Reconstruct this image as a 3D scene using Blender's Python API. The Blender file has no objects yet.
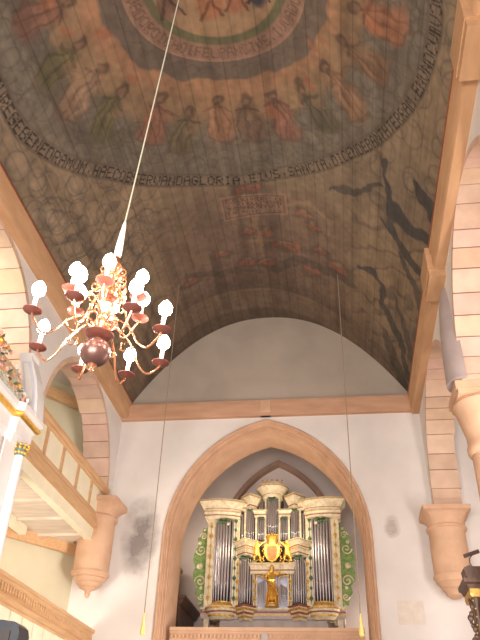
import bpy, bmesh, math, random
import numpy as np
from mathutils import Vector, Matrix
random.seed(7); rng = np.random.default_rng(7)
PI = math.pi
scene = bpy.context.scene
COL = scene.collection
EYE = 1.5                                   # eye height; heights below marked E+ are measured from the eye

# ------------------------------------------------------------------ camera
R = [[0.99064797, -0.05165875, -0.12628529], [0.13291673, 0.57443074, 0.80768959], [0.03081792, -0.81692148, 0.57592496]]
cam = bpy.data.cameras.new('camera'); camo = bpy.data.objects.new('camera', cam); COL.objects.link(camo)
M4 = Matrix(((R[0][0], -R[0][1], -R[0][2], 0), (R[1][0], -R[1][1], -R[1][2], 0), (R[2][0], -R[2][1], -R[2][2], EYE), (0, 0, 0, 1)))
camo.matrix_world = M4
cam.sensor_fit = 'HORIZONTAL'; cam.sensor_width = 36; cam.lens = 673.25 / 480 * 36; cam.clip_end = 200
scene.camera = camo
# ------------------------------------------------------------------ world, big lights, exposure
w = bpy.data.worlds.new('world'); scene.world = w; w.use_nodes = True
w.node_tree.nodes['Background'].inputs[0].default_value = (1.0, 0.86, 0.74, 1)
w.node_tree.nodes['Background'].inputs[1].default_value = 0.14
def area(name, loc, target, sx, sy, power, col):
    l = bpy.data.lights.new(name, 'AREA'); l.shape = 'RECTANGLE'; l.size = sx; l.size_y = sy; l.energy = power; l.color = col
    o = bpy.data.objects.new(name, l); COL.objects.link(o); o.location = loc
    o.rotation_euler = (Vector(target) - Vector(loc)).to_track_quat('-Z', 'Y').to_euler(); return o
area('window_daylight_west', (-1.9, -3.0, 2.6), (-1.9, 18, 3.4), 6.5, 3.6, 2150, (1.0, 0.93, 0.90))
area('window_daylight_south', (4.9, 9.0, 2.8), (-5.0, 16, 3.6), 4.2, 3.4, 850, (1.0, 0.94, 0.90))
area('window_daylight_north', (-9.0, 9.0, 2.4), (2.0, 17.5, 3.4), 3.4, 2.6, 450, (1.0, 0.94, 0.92))
area('aisle_fill_north', (-8.3, 11.0, 3.6), (-8.0, 17, 5.6), 1.6, 1.6, 80, (1.0, 0.90, 0.74))  # added fill without a fixture, brightens the left aisle under the gallery
area('gallery_fill_north', (-8.3, 9.0, 9.2), (-8.0, 16, 8.5), 1.6, 1.6, 130, (1.0, 0.93, 0.84))  # added fill, no lamp hangs here; lifts the wall above the upper gallery
area('aisle_fill_south', (4.2, 8.0, 5.2), (3.6, 15, 7.5), 1.6, 1.6, 110, (1.0, 0.88, 0.82))  # unseen fill added to light the right arcade stones
area('nave_fill_low', (1.0, 10.5, 1.4), (-6.35, 15.8, 4.7), 1.6, 1.0, 95, (1.0, 0.93, 0.86)).data.spread = 1.25  # fill added to brighten the lower left boards, no real source
area('choir_fill_south', (1.7, 20.4, 5.4), (-3.0, 22.0, 9.2), 1.0, 1.6, 80, (1.0, 0.86, 0.76))  # added fill for the choir wall; there is no window here
area('choir_fill_north', (-5.4, 20.4, 7.4), (-1.0, 22.0, 9.4), 1.0, 1.6, 80, (1.0, 0.86, 0.76))  # matching added fill from the left side, again without a window
area('organ_fill', (-1.9, 18.9, 7.6), (-1.9, 20.3, 8.4), 2.4, 0.25, 26, (1.0, 0.84, 0.62))  # unseen strip added to light the organ front
scene.view_settings.view_transform = 'Standard'; scene.view_settings.look = 'None'
scene.view_settings.exposure = 0.0; scene.view_settings.gamma = 1.0; scene.view_settings.use_curve_mapping = False

# ------------------------------------------------------------------ materials
def srgb(r, g, b):
    f = lambda c: (c / 255 / 12.92) if c / 255 <= 0.04045 else ((c / 255 + 0.055) / 1.055) ** 2.4
    return (f(r), f(g), f(b))
def mat(name, col, col2=None, scale=6.0, rough=0.8, metal=0.0, bump=0.0, stretch=(1, 1, 1), detail=4, attr=None, contrast=(0.35, 0.65), emit=None):
    m = bpy.data.materials.new(name); m.use_nodes = True; nt = m.node_tree; N = nt.nodes; b = N['Principled BSDF']
    b.inputs['Roughness'].default_value = rough; b.inputs['Metallic'].default_value = metal
    tc = N.new('ShaderNodeTexCoord'); mp = N.new('ShaderNodeMapping'); mp.inputs['Scale'].default_value = stretch
    nz = N.new('ShaderNodeTexNoise'); nz.inputs['Scale'].default_value = scale; nz.inputs['Detail'].default_value = detail
    nt.links.new(tc.outputs['Object'], mp.inputs[0]); nt.links.new(mp.outputs[0], nz.inputs['Vector'])
    cr = N.new('ShaderNodeValToRGB'); cr.color_ramp.elements[0].position = contrast[0]; cr.color_ramp.elements[1].position = contrast[1]
    c2 = col2 if col2 else tuple(c * 0.8 for c in col)
    cr.color_ramp.elements[0].color = (*c2, 1); cr.color_ramp.elements[1].color = (*col, 1)
    nt.links.new(nz.outputs[0], cr.inputs[0]); out = cr.outputs[0]
    if attr:
        a = N.new('ShaderNodeAttribute'); a.attribute_name = attr
        mx = N.new('ShaderNodeMix'); mx.data_type = 'RGBA'; mx.blend_type = 'MULTIPLY'; mx.inputs[0].default_value = 1.0
        nt.links.new(out, mx.inputs[6]); nt.links.new(a.outputs['Color'], mx.inputs[7]); out = mx.outputs[2]
    nt.links.new(out, b.inputs['Base Color'])
    if bump:
        bp = N.new('ShaderNodeBump'); bp.inputs['Strength'].default_value = bump; bp.inputs['Distance'].default_value = 0.02
        nt.links.new(nz.outputs[0], bp.inputs['Height']); nt.links.new(bp.outputs[0], b.inputs['Normal'])
    if emit:
        b.inputs['Emission Color'].default_value = (*emit[0], 1); b.inputs['Emission Strength'].default_value = emit[1]
    return m
MT = {}
MT['plaster'] = mat('plaster', (0.79, 0.735, 0.685), (0.71, 0.655, 0.61), 0.9, 0.95, bump=0.15, detail=8)
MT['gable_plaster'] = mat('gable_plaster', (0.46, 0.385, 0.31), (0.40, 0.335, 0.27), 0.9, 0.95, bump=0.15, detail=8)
MT['cream_plaster'] = mat('cream_plaster', (0.66, 0.60, 0.43), (0.60, 0.54, 0.38), 1.2, 0.95, bump=0.1)
MT['mauve_plaster'] = mat('mauve_plaster', (0.60, 0.51, 0.46), (0.53, 0.45, 0.41), 1.0, 0.95, bump=0.1)
MT['patch'] = mat('patch', (0.76, 0.67, 0.58), (0.70, 0.61, 0.53), 6, 0.95)
MT['springer_plaster'] = mat('springer_plaster', (0.42, 0.345, 0.32), (0.36, 0.29, 0.27), 2.0, 0.95, bump=0.1)
MT['stone'] = mat('stone', (0.66, 0.42, 0.27), (0.57, 0.35, 0.22), 2.5, 0.9, bump=0.15, detail=8)
MT['block_stone'] = mat('block_stone', (0.68, 0.475, 0.345), (0.60, 0.41, 0.295), 3.0, 0.9, bump=0.2, attr='tint', detail=8)
MT['beam'] = mat('beam', (0.58, 0.34, 0.18), (0.49, 0.28, 0.145), 5, 0.75, stretch=(1, 0.25, 1), bump=0.1)
MT['beam_x'] = mat('beam_x', (0.56, 0.325, 0.20), (0.47, 0.265, 0.16), 5, 0.75, stretch=(0.25, 1, 1), bump=0.1)
MT['wood'] = mat('wood', (0.68, 0.42, 0.22), (0.58, 0.345, 0.17), 7, 0.6, stretch=(3, 0.25, 3), bump=0.08)
MT['cream'] = mat('cream', (0.87, 0.80, 0.60), (0.82, 0.75, 0.55), 3, 0.6)
MT['board'] = mat('board', (0.72, 0.62, 0.50), (0.62, 0.51, 0.40), 4, 0.7, stretch=(0.4, 3, 1))
MT['dark'] = mat('dark', (0.03, 0.022, 0.018), (0.02, 0.015, 0.012), 5, 0.6)
MT['brown_rib'] = mat('brown_rib', (0.33, 0.20, 0.14), (0.27, 0.16, 0.11), 3, 0.85)
MT['dark_wood'] = mat('dark_wood', (0.12, 0.06, 0.035), (0.07, 0.035, 0.02), 8, 0.45, stretch=(3, 3, 0.5), bump=0.1)
MT['ivory'] = mat('ivory', (0.72, 0.63, 0.44), (0.52, 0.42, 0.25), 9, 0.45, detail=6, contrast=(0.3, 0.6))
MT['white_paint'] = mat('white_paint', (0.66, 0.635, 0.61), (0.60, 0.575, 0.55), 4, 0.4)
MT['grey_white'] = mat('grey_white', (0.52, 0.53, 0.58), (0.46, 0.47, 0.52), 5, 0.5)
MT['blue_white'] = mat('blue_white', (0.62, 0.64, 0.78), (0.50, 0.52, 0.70), 5, 0.5)
MT['red_marble'] = mat('red_marble', (0.34, 0.10, 0.05), (0.22, 0.06, 0.03), 12, 0.4)
MT['grey_paint'] = mat('grey_paint', (0.46, 0.40, 0.36), (0.38, 0.33, 0.30), 6, 0.55)
MT['gold'] = mat('gold', (0.95, 0.62, 0.14), (0.80, 0.46, 0.08), 20, 0.28, metal=0.85, bump=0.2)
MT['dull_gold'] = mat('dull_gold', (0.72, 0.46, 0.12), (0.45, 0.26, 0.07), 14, 0.4, metal=0.6, bump=0.2)
MT['tin'] = mat('tin', (0.62, 0.60, 0.62), (0.52, 0.50, 0.52), 6, 0.30, metal=0.9, stretch=(1, 1, 0.3))
MT['green'] = mat('green', (0.24, 0.36, 0.10), (0.13, 0.22, 0.06), 12, 0.6)
MT['green_dark'] = mat('green_dark', (0.10, 0.16, 0.07), (0.06, 0.09, 0.04), 14, 0.6)
MT['teal'] = mat('teal', (0.10, 0.20, 0.19), (0.07, 0.14, 0.13), 12, 0.5)
MT['brass'] = mat('brass', (0.80, 0.42, 0.24), (0.62, 0.28, 0.15), 8, 0.25, metal=0.9)
MT['pan'] = mat('pan', (0.20, 0.07, 0.05), (0.15, 0.05, 0.035), 8, 0.5, metal=0.4)
MT['candle'] = mat('candle', (0.90, 0.84, 0.74), (0.86, 0.80, 0.70), 6, 0.4)
MT['cord'] = mat('cord', (0.38, 0.37, 0.27), (0.32, 0.31, 0.22), 60, 0.8)
MT['rope'] = mat('rope', (0.34, 0.25, 0.16), (0.26, 0.19, 0.12), 60, 0.9)
MT['yellow'] = mat('yellow', (0.85, 0.66, 0.22), (0.75, 0.55, 0.16), 30, 0.7)
MT['black'] = mat('black', (0.025, 0.028, 0.035), (0.018, 0.02, 0.026), 20, 0.35)
MT['glass_dark'] = mat('glass_dark', (0.16, 0.15, 0.13), (0.10, 0.09, 0.08), 3, 0.08)
MT['pink'] = mat('pink', (0.72, 0.38, 0.30), (0.60, 0.28, 0.22), 20, 0.6)
MT['leaf_grey'] = mat('leaf_grey', (0.46, 0.44, 0.36), (0.30, 0.30, 0.22), 18, 0.6)
MT['orange'] = mat('orange', (0.75, 0.30, 0.08), (0.60, 0.20, 0.05), 12, 0.5)
MT['old_brass'] = mat('old_brass', (0.15, 0.075, 0.06), (0.11, 0.055, 0.045), 8, 0.32, metal=0.5)
MT['floor'] = mat('floor_stone', (0.30, 0.25, 0.21), (0.24, 0.20, 0.17), 1.5, 0.7)
MT['bulb'] = mat('bulb', (1, 0.9, 0.75), (1, 0.9, 0.75), 2, 0.4, emit=((1.0, 0.74, 0.62), 130.0))
MT['lamp_glow'] = mat('lamp_glow', (1, 0.9, 0.75), (1, 0.9, 0.75), 2, 0.4, emit=((1.0, 0.90, 0.75), 14.0))
MT['pane'] = mat('pane', (0.75, 0.72, 0.80), (0.66, 0.63, 0.72), 2, 0.5)

# ------------------------------------------------------------------ mesh helpers
class MB:
    def __init__(s): s.v = []; s.f = []; s.c = []
    def add(s, vs, fs, col=None):
        o = len(s.v); s.v += [tuple(p) for p in vs]; s.f += [tuple(i + o for i in f) for f in fs]; s.c += [col] * len(fs); return s
    def box(s, x0, y0, z0, x1, y1, z1, col=None):
        v = [(x0, y0, z0), (x1, y0, z0), (x1, y1, z0), (x0, y1, z0), (x0, y0, z1), (x1, y0, z1), (x1, y1, z1), (x0, y1, z1)]
        return s.add(v, [(0, 3, 2, 1), (4, 5, 6, 7), (0, 1, 5, 4), (1, 2, 6, 5), (2, 3, 7, 6), (3, 0, 4, 7)], col)
    def prism(s, pts, f0, f1, col=None):    # pts 2D polygon, f0/f1 map (a,b) to the two end faces
        n = len(pts); v = [f0(*p) for p in pts] + [f1(*p) for p in pts]
        return s.add(v, [tuple(range(n))[::-1], tuple(range(n, 2 * n))] + [(i, (i + 1) % n, n + (i + 1) % n, n + i) for i in range(n)], col)
    def prism_y(s, pts, y0, y1, col=None): return s.prism(pts, lambda a, b: (a, y0, b), lambda a, b: (a, y1, b), col)
    def prism_x(s, pts, x0, x1, col=None): return s.prism(pts, lambda a, b: (x0, a, b), lambda a, b: (x1, a, b), col)
    def prism_z(s, pts, z0, z1, col=None): return s.prism(pts, lambda a, b: (a, b, z0), lambda a, b: (a, b, z1), col)
    def lathe(s, prof, cx, cy, n=20, cz=0.0, sx=1.0, sy=1.0, a0=0, a1=2 * PI, col=None):
        full = abs(a1 - a0 - 2 * PI) < 1e-6; k = n if full else n + 1; v = []
        for r, z in prof:
            for i in range(k):
                a = a0 + (a1 - a0) * i / n; v.append((cx + r * math.cos(a) * sx, cy + r * math.sin(a) * sy, cz + z))
        f = []
        for j in range(len(prof) - 1):
            for i in range(n):
                i2 = (i + 1) % k if full else i + 1
                f.append((j * k + i, j * k + i2, (j + 1) * k + i2, (j + 1) * k + i))
        f.append(tuple(range(k))[::-1]); f.append(tuple((len(prof) - 1) * k + i for i in range(k)))
        return s.add(v, f, col)
    def tube(s, pts, r, n=8, col=None):
        pts = [Vector(p) for p in pts]; m = len(pts); rs = r if isinstance(r, (list, tuple)) else [r] * m; v = []
        t = (pts[1] - pts[0]).normalized(); u = t.orthogonal().normalized()
        for i, p in enumerate(pts):
            t = (pts[min(i + 1, m - 1)] - pts[max(i - 1, 0)]).normalized()
            u = (u - t * u.dot(t)).normalized(); b = t.cross(u)
            for k in range(n):
                a = 2 * PI * k / n; v.append(p + (u * math.cos(a) + b * math.sin(a)) * rs[i])
        f = [(i * n + k, i * n + (k + 1) % n, (i + 1) * n + (k + 1) % n, (i + 1) * n + k) for i in range(m - 1) for k in range(n)]
        f += [tuple(range(n))[::-1], tuple((m - 1) * n + k for k in range(n))]
        return s.add(v, f, col)
    def ball(s, c, r, n=10, m=7, sc=(1, 1, 1), col=None):
        prof = [(max(1e-4, math.sin(PI * j / m)) * r, -math.cos(PI * j / m) * r * sc[2]) for j in range(m + 1)]
        return s.lathe(prof, c[0], c[1], n, c[2], sc[0], sc[1], col=col)
    def sweep(s, path, prof, xf=lambda x, y, z: (x, y, z), col=None):   # profile (offset outwards, height) along a 2D path, outward = right of direction
        P = [Vector(p) for p in path]; n = len(P); k = len(prof); v = []
        for i, p in enumerate(P):
            d0 = (P[i] - P[i - 1]).normalized() if i else None; d1 = (P[i + 1] - P[i]).normalized() if i < n - 1 else None
            d0 = d0 or d1; d1 = d1 or d0
            n0 = Vector((d0.y, -d0.x)); n1 = Vector((d1.y, -d1.x)); m = (n0 + n1)
            m = m / max(0.35, m.dot(n0)) if m.length > 1e-6 else n0
            for o, z in prof: v.append(xf(p.x + m.x * o, p.y + m.y * o, z))
        f = [(i * k + j, (i + 1) * k + j, (i + 1) * k + (j + 1) % k, i * k + (j + 1) % k) for i in range(n - 1) for j in range(k)]
        f += [tuple(range(k))[::-1], tuple((n - 1) * k + j for j in range(k))]
        return s.add(v, f, col)
    def build(s, name, m, parent=None, smooth=False, loc=None):
        me = bpy.data.meshes.new(name)
        vs = s.v
        if loc: vs = [(a - loc[0], b - loc[1], c - loc[2]) for a, b, c in s.v]
        me.from_pydata(vs, [], s.f)
        if any(c is not None for c in s.c):
            at = me.color_attributes.new('tint', 'FLOAT_COLOR', 'CORNER'); i = 0
            for p, c in zip(me.polygons, s.c):
                for _ in range(p.loop_total): at.data[i].color = (*(c or (1, 1, 1)), 1); i += 1
        bm = bmesh.new(); bm.from_mesh(me); bmesh.ops.recalc_face_normals(bm, faces=bm.faces); bm.to_mesh(me); bm.free()
        if smooth:
            me.shade_smooth(); me.set_sharp_from_angle(angle=math.radians(38))
        me.materials.append(MT[m] if isinstance(m, str) else m)
        o = bpy.data.objects.new(name, me); COL.objects.link(o)
        if loc: o.location = loc
        if parent: o.parent = parent
        return o
def tag(o, label=None, cat=None, group=None, kind=None):
    if label: o['label'] = label
    if cat: o['category'] = cat
    if group: o['group'] = group
    if kind: o['kind'] = kind
    return o
def empty(name, loc=(0, 0, 0), rz=0.0):
    o = bpy.data.objects.new(name, None); COL.objects.link(o); o.location = loc; o.rotation_euler = (0, 0, rz); o.empty_display_size = 0.1; return o
def part(o, label): o['label'] = label; return o
def copy_tree(o, parent=None):
    c = o.copy(); COL.objects.link(c)
    if parent: c.parent = parent
    for ch in list(o.children): copy_tree(ch, c)
    return c
def struct(o): o['kind'] = 'structure'; return o
E = EYE
XL, XR, XC, YE = -6.35, 2.54, -1.9, 18.0     # nave walls, axis, end wall

# ------------------------------------------------------------------ SETTING
struct(MB().box(-10.5, -5, -0.2, 6.5, 27, 0).build('floor', 'floor'))

# vault profile
VA, VZ, VH = 4.25, E + 9.8, 3.07
def vz(t): return VZ + VH * (1 - abs(t) ** 2.2)

# ---- painted vault
def build_vault():
    tt = np.linspace(-1, 1, 2001); xx = XC + VA * tt; zz = VZ + VH * (1 - np.abs(tt) ** 2.2)
    ss = np.concatenate([[0], np.cumsum(np.hypot(np.diff(xx), np.diff(zz)))]); ss -= ss[1000]
    NS, NY = 437, 880
    s1 = np.linspace(ss[0], ss[-1], NS); y1 = np.linspace(-3.0, 18.3, NY)
    X1 = np.interp(s1, ss, xx); Z1 = np.interp(s1, ss, zz)
    S, Y = np.meshgrid(s1, y1)                       # NY x NS
    def noise(sx, sy, seed, oct=3):
        r = np.random.default_rng(seed); out = 0; amp = 1; tot = 0
        for o in range(oct):
            gx, gy = S * sx * 2 ** o + 500, Y * sy * 2 ** o + 500
            T = r.random((256, 256)); ix = gx.astype(int); iy = gy.astype(int); fx = gx - ix; fy = gy - iy
            fx = fx * fx * (3 - 2 * fx); fy = fy * fy * (3 - 2 * fy)
            g = lambda a, b: T[(iy + b) % 256, (ix + a) % 256]
            out = out + amp * ((g(0, 0) * (1 - fx) + g(1, 0) * fx) * (1 - fy) + (g(0, 1) * (1 - fx) + g(1, 1) * fx) * fy); tot += amp; amp *= 0.5
        return out / tot
    C = np.zeros(S.shape + (3,)); 
    def lay(mask, col): 
        C[:] = C * (1 - mask[..., None]) + np.array(col) * mask[..., None]
    sm = lambda e0, e1, v: (lambda t: t * t * (3 - 2 * t))(np.clip((v - e0) / (e1 - e0), 0, 1))
    n1 = noise(0.8, 0.8, 1); n2 = noise(3.0, 3.0, 2); n3 = noise(9, 9, 3, 2)
    lay(np.ones(S.shape), (0.275, 0.215, 0.135))
    lay(sm(0.45, 0.7, n1) * 0.6, (0.19, 0.155, 0.11))
    cs, cy = 0.1, 6.6
    Ym = np.where(Y < cy, 2 * cy - Y, Y)
    ang = np.degrees(np.arctan2(S - cs, Ym - cy)); rad = np.hypot(S - cs, Ym - cy)
    OV = [(-4.73, 7.02), (-4.7, 7.89), (-4.18, 9.05), (-3.19, 10.17), (-2.07, 11.18), (-0.08, 11.91), (1.53, 11.42), (2.95, 10.28), (4.03, 8.98), (4.61, 7.87), (4.86, 6.85)]
    oa = [math.degrees(math.atan2(a - cs, b - cy)) for a, b in OV]; orr = [math.hypot(a - cs, b - cy) for a, b in OV]
    rov = np.interp(ang, [-95] + oa + [95], [4.85] + orr + [4.8])
    q = rad / rov
    # worlds of colour from the middle outwards
    wob = (noise(2.2, 2.2, 5) - 0.5) * 0.5
    lay(sm(1.02, 0.99, q), (0.165, 0.15, 0.115))                                        # grey blue clouds inside the oval
    lay(sm(0.72, 0.66, q + wob * 0.25), (0.27, 0.185, 0.105))                         # tan belt of the figures
    lay(sm(0.62, 0.5, q + wob * 0.2) * 0.9, (0.33, 0.19, 0.10))
    rays = 0.5 + 0.5 * np.sin(np.radians(ang) * 46 + n2 * 5)
    lay(sm(2.9, 2.5, rad) * sm(0.35, 0.8, rays) * 0.7, (0.38, 0.20, 0.11))            # orange flames round the ring
    lay(sm(2.38, 2.3, rad + wob * 0.5), (0.145, 0.12, 0.095))                          # dark cloud ring
    scal = np.abs(np.sin(np.radians(ang) * 20)) * 0.12
    lay(sm(0.03, 0.0, np.abs(rad + scal - 2.1)) * 0.5, (0.08, 0.07, 0.065))
    lay(sm(1.86, 1.82, rad), (0.27, 0.165, 0.12))                                     # ring with letters
    lay(sm(0.03, 0.0, np.abs(rad - 1.84)), (0.36, 0.22, 0.15))
    lay(sm(1.48, 1.44, rad), (0.13, 0.14, 0.07))
    lay(sm(1.30, 1.26, rad), (0.33, 0.22, 0.12))
    # clouds swirling inside the oval
    for k in range(150):
        a = math.radians(rng.uniform(-95, 95)); f = rng.uniform(0.70, 0.97); rr = float(np.interp(math.degrees(a), [-95] + oa + [95], [4.85] + orr + [4.8])) * f
        px, py = cs + rr * math.sin(a), cy + rr * math.cos(a); R0 = rng.uniform(0.13, 0.34); e = rng.uniform(0.6, 1.5)
        d = np.hypot((S - px) / e, Ym - py)
        lay(sm(R0, R0 * 0.5, d) * 0.35, (0.20, 0.19, 0.155) if k % 3 else (0.11, 0.11, 0.09))
        lay(sm(0.03, 0.0, np.abs(d - R0)) * 0.5, (0.10, 0.095, 0.08))
    # scale-like clouds outside the oval, at the sides
    out = sm(1.03, 1.06, q)
    for k in range(420):
        px = rng.uniform(2.2, 5.5) * (1 if k % 2 else -1); py = rng.uniform(4, 13.5)
        if px > 0 and py > 10.3: continue
        R0 = rng.uniform(0.2, 0.36); d = np.hypot((S - px) / 0.85, (Y - py))
        lay(out * sm(R0, R0 * 0.3, d) * 0.35, (0.32, 0.26, 0.175))
        lay(out * sm(0.04, 0.0, np.abs(d - R0)) * 0.6, (0.11, 0.105, 0.095))
    # long wavy drapery lines on the right haunch and the left one towards the end
    wave = np.sin(Y * 5.5 + S * 3.0 + noise(0.9, 0.9, 8) * 16)
    lay(out * sm(10.2, 11.2, Y) * sm(2.0, 3.4, np.abs(S)) * sm(0.80, 0.97, wave) * 0.6, (0.12, 0.10, 0.085))
    # dull reddish centre field towards the end wall
    lay(out * sm(11.8, 12.6, Y) * sm(3.6, 2.2, np.abs(S - 0.1)) * 0.8, (0.19, 0.14, 0.10))
    lay(out * sm(13.0, 14.0, Y) * sm(2.6, 1.2, np.abs(S - 0.1)) * 0.5, (0.17, 0.115, 0.09))
    # arched border before the end wall
    bd = np.interp(S, [-5.45, -3.97, -2.37, -1.0, 0.25, 1.85, 3.74, 5.09, 5.45], [17.1, 16.34, 16.25, 16.35, 16.45, 16.84, 17.33, 17.93, 18.1])
    lay(sm(-0.02, 0.03, Y - bd), (0.20, 0.15, 0.105)); lay(sm(0.06, 0.02, np.abs(Y - bd)) * 0.8, (0.30, 0.19, 0.10))
    lay(sm(-0.9, -0.1, Y - bd) * sm(0.05, -0.02, Y - bd) * 0.5, (0.10, 0.085, 0.07))
    lay(sm(0.9, 1.1, Y - bd) * 0.6, (0.10, 0.08, 0.06))
    WS = S + (noise(2.5, 2.5, 21) - 0.5) * 0.30; WY = Y + (noise(2.5, 2.5, 22) - 0.5) * 0.30
    def ell(px, py, a, b, rot, col, al=1.0, soft=0.3):
        c, s_ = math.cos(rot), math.sin(rot); u = (WS - px) * c + (WY - py) * s_; v = -(WS - px) * s_ + (WY - py) * c
        d = np.sqrt((u / a) ** 2 + (v / b) ** 2) + (n2 - 0.5) * 0.35
        lay(sm(1 + soft, 1 - soft, d) * al, col)
    def line(pts, wd, col, al=1.0):
        D = np.full(S.shape, 9.0)
        for i in range(len(pts) - 1):
            a = np.array(pts[i][:2]); b = np.array(pts[i + 1][:2]); ab = b - a
            t = np.clip(((WS - a[0]) * ab[0] + (WY - a[1]) * ab[1]) / (ab @ ab), 0, 1)
            wa = pts[i][2] if len(pts[i]) > 2 else wd; wb = pts[i + 1][2] if len(pts[i + 1]) > 2 else wd
            D = np.minimum(D, np.hypot(WS - a[0] - t * ab[0], WY - a[1] - t * ab[1]) / (wa + (wb - wa) * t))
        lay(sm(1.2, 0.8, D + (n2 - 0.5) * 0.5) * al, col)
    dk = (0.055, 0.062, 0.064)
    line([(3.86, 10.0, 0.05), (4.05, 10.9, 0.09), (4.16, 11.4, 0.16), (4.2, 12.0, 0.08)], 1, dk, 0.9)
    line([(4.1, 10.95, 0.08), (4.45, 11.35, 0.27), (4.9, 11.42, 0.2), (5.45, 11.3, 0.12)], 1, dk, 0.9)
    line([(4.85, 10.05, 0.06), (5.1, 10.35, 0.2), (5.45, 10.45, 0.28)], 1, dk, 0.9)
    line([(3.9, 11.8, 0.04), (4.4, 12.15, 0.1), (4.9, 12.4, 0.16), (5.45, 12.6, 0.2)], 1, dk, 0.85)
    line([(4.4, 12.3, 0.05), (4.8, 12.8, 0.11), (5.2, 13.3, 0.15), (5.45, 13.8, 0.1)], 1, dk, 0.7)
    line([(2.35, 11.78, 0.05), (2.79, 11.6, 0.13), (3.1, 11.45, 0.1), (3.8, 10.75, 0.05)], 1, dk, 0.75)
    line([(3.1, 14.1, 0.06), (3.7, 13.97, 0.13), (4.0, 14.1, 0.1), (4.05, 14.9, 0.12), (4.5, 15.4, 0.16), (5.0, 16.2, 0.12), (5.3, 17.3, 0.15)], 1, dk, 0.8)
    line([(4.5, 14.3, 0.05), (4.9, 15.0, 0.12), (5.35, 16.2, 0.14)], 1, dk, 0.6)
    line([(4.2, 16.0, 0.1), (4.6, 16.8, 0.25), (5.1, 17.8, 0.25)], 1, dk, 0.6)
    line([(-5.3, 14.0, 0.1), (-4.6, 15.2, 0.14), (-4.2, 16.4, 0.1)], 1, dk, 0.4)
    line([(-4.9, 11.0, 0.05), (-4.2, 12.2, 0.1), (-3.9, 13.8, 0.08)], 1, dk, 0.3)
    # standing figures set out like spokes, heads inwards
    heads = [(-2.73, 6.3), (-2.78, 7.12), (-2.56, 7.80), (-2.28, 8.44), (-1.49, 8.98), (-0.95, 9.5), (-0.30, 9.36), (0.36, 9.42), (1.0, 9.33), (1.67, 9.05), (2.32, 8.40), (2.71, 7.63), (3.05, 6.89)]
    robes = [(0.20, 0.10, 0.07), (0.13, 0.125, 0.06), (0.30, 0.20, 0.13), (0.12, 0.115, 0.055), (0.24, 0.115, 0.075), (0.14, 0.12, 0.07), (0.27, 0.15, 0.085), (0.15, 0.10, 0.07), (0.23, 0.11, 0.08), (0.10, 0.095, 0.06), (0.29, 0.17, 0.10), (0.20, 0.12, 0.07), (0.31, 0.13, 0.07)]
    allf = list(zip(heads, robes)) + [((-h[0] * 0.98, 2 * cy - h[1]), r) for h, r in list(zip(heads, robes))[2:-2]]
    for i, ((hx, hy), rc) in enumerate(allf):
        a = math.atan2(hx - cs, hy - cy); ux, uy = math.sin(a), math.cos(a); tx, ty = uy, -ux; rot = -a
        dark = tuple(c * 0.45 for c in rc)
        lean = 0.10 * math.sin(i * 2.3); ux2, uy2 = ux + tx * lean, uy + ty * lean
        pt = lambda r_, t_: (hx + ux2 * r_ + tx * t_, hy + uy2 * r_ + ty * t_)
        lite = tuple(min(0.42, c * 1.5) for c in rc)
        p = pt(0.66, 0); ell(p[0], p[1], 0.31, 0.58, rot, rc, 0.85, 0.35)
        p = pt(1.02, 0.06); ell(p[0], p[1], 0.36, 0.24, rot, rc, 0.7, 0.4)
        p = pt(0.55, -0.14); ell(p[0], p[1], 0.10, 0.42, rot + 0.2, lite, 0.55, 0.5)
        p = pt(0.75, 0.16); ell(p[0], p[1], 0.09, 0.36, rot - 0.25, lite, 0.5, 0.5)
        for k in (-0.22, -0.02, 0.16):
            q0, q1, q2 = pt(0.25, k * 0.5), pt(0.7, k * 1.3 + 0.05 * math.sin(i + k * 9)), pt(1.18, k * 1.2)
            line([(*q0, 0.02), (*q1, 0.035), (*q2, 0.02)], 1, dark, 0.45)
        p = pt(0.45, 0.18 * (1 if i % 2 else -1)); ell(p[0], p[1], 0.14, 0.16, rot, (0.40, 0.15, 0.07) if i % 4 == 0 else (0.26, 0.17, 0.10), 0.6, 0.5)
        line([(*pt(0.28, -0.26), 0.03), (*pt(0.22, 0.0), 0.05), (*pt(0.34, 0.3), 0.03)], 1, dark, 0.5)
        p = pt(0.0, 0.02); ell(p[0], p[1], 0.14, 0.15, rot, (0.10, 0.065, 0.04), 0.85, 0.35); p = pt(0.06, 0.0); ell(p[0], p[1], 0.075, 0.09, rot, (0.24, 0.15, 0.10), 0.8, 0.4)
        p = pt(0.16, 0); ell(p[0], p[1], 0.07, 0.05, rot, (0.11, 0.075, 0.05), 0.8)
        line([(*pt(1.15, -0.3), 0.03), (*pt(1.25, 0.1), 0.05), (*pt(1.18, 0.4), 0.03)], 1, (0.12, 0.10, 0.08), 0.6)
    for px, py in ((-2.35, 7.1), (-2.0, 8.35), (1.95, 8.95), (2.0, 8.0), (-2.95, 6.75)): ell(px, py, 0.17, 0.09, 0.7, (0.36, 0.12, 0.06), 0.6)
    # seated figures in the middle disc
    for px, py, c1 in ((-0.86, 6.95, (0.20, 0.11, 0.08)), (-0.1, 7.1, (0.36, 0.15, 0.07)), (0.42, 7.0, (0.33, 0.13, 0.07)), (0.85, 6.85, (0.03, 0.04, 0.075)), (-0.3, 6.3, (0.25, 0.14, 0.08)), (0.5, 6.2, (0.07, 0.08, 0.10)), (0.1, 5.9, (0.38, 0.2, 0.1))):
        ell(px, py, 0.24, 0.36, 0.1, c1, 0.95); ell(px, py - 0.42, 0.11, 0.12, 0, (0.32, 0.20, 0.13), 0.95); line([(px - .22, py + .3), (px, py - .1), (px + .22, py + .3)], 0.03, tuple(c * .4 for c in c1), 0.8)
    # inscription tablet and the small red figures around it
    ell(0.17, 12.85, 1.1, 0.75, 0, (0.15, 0.115, 0.09), 0.5)
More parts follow.
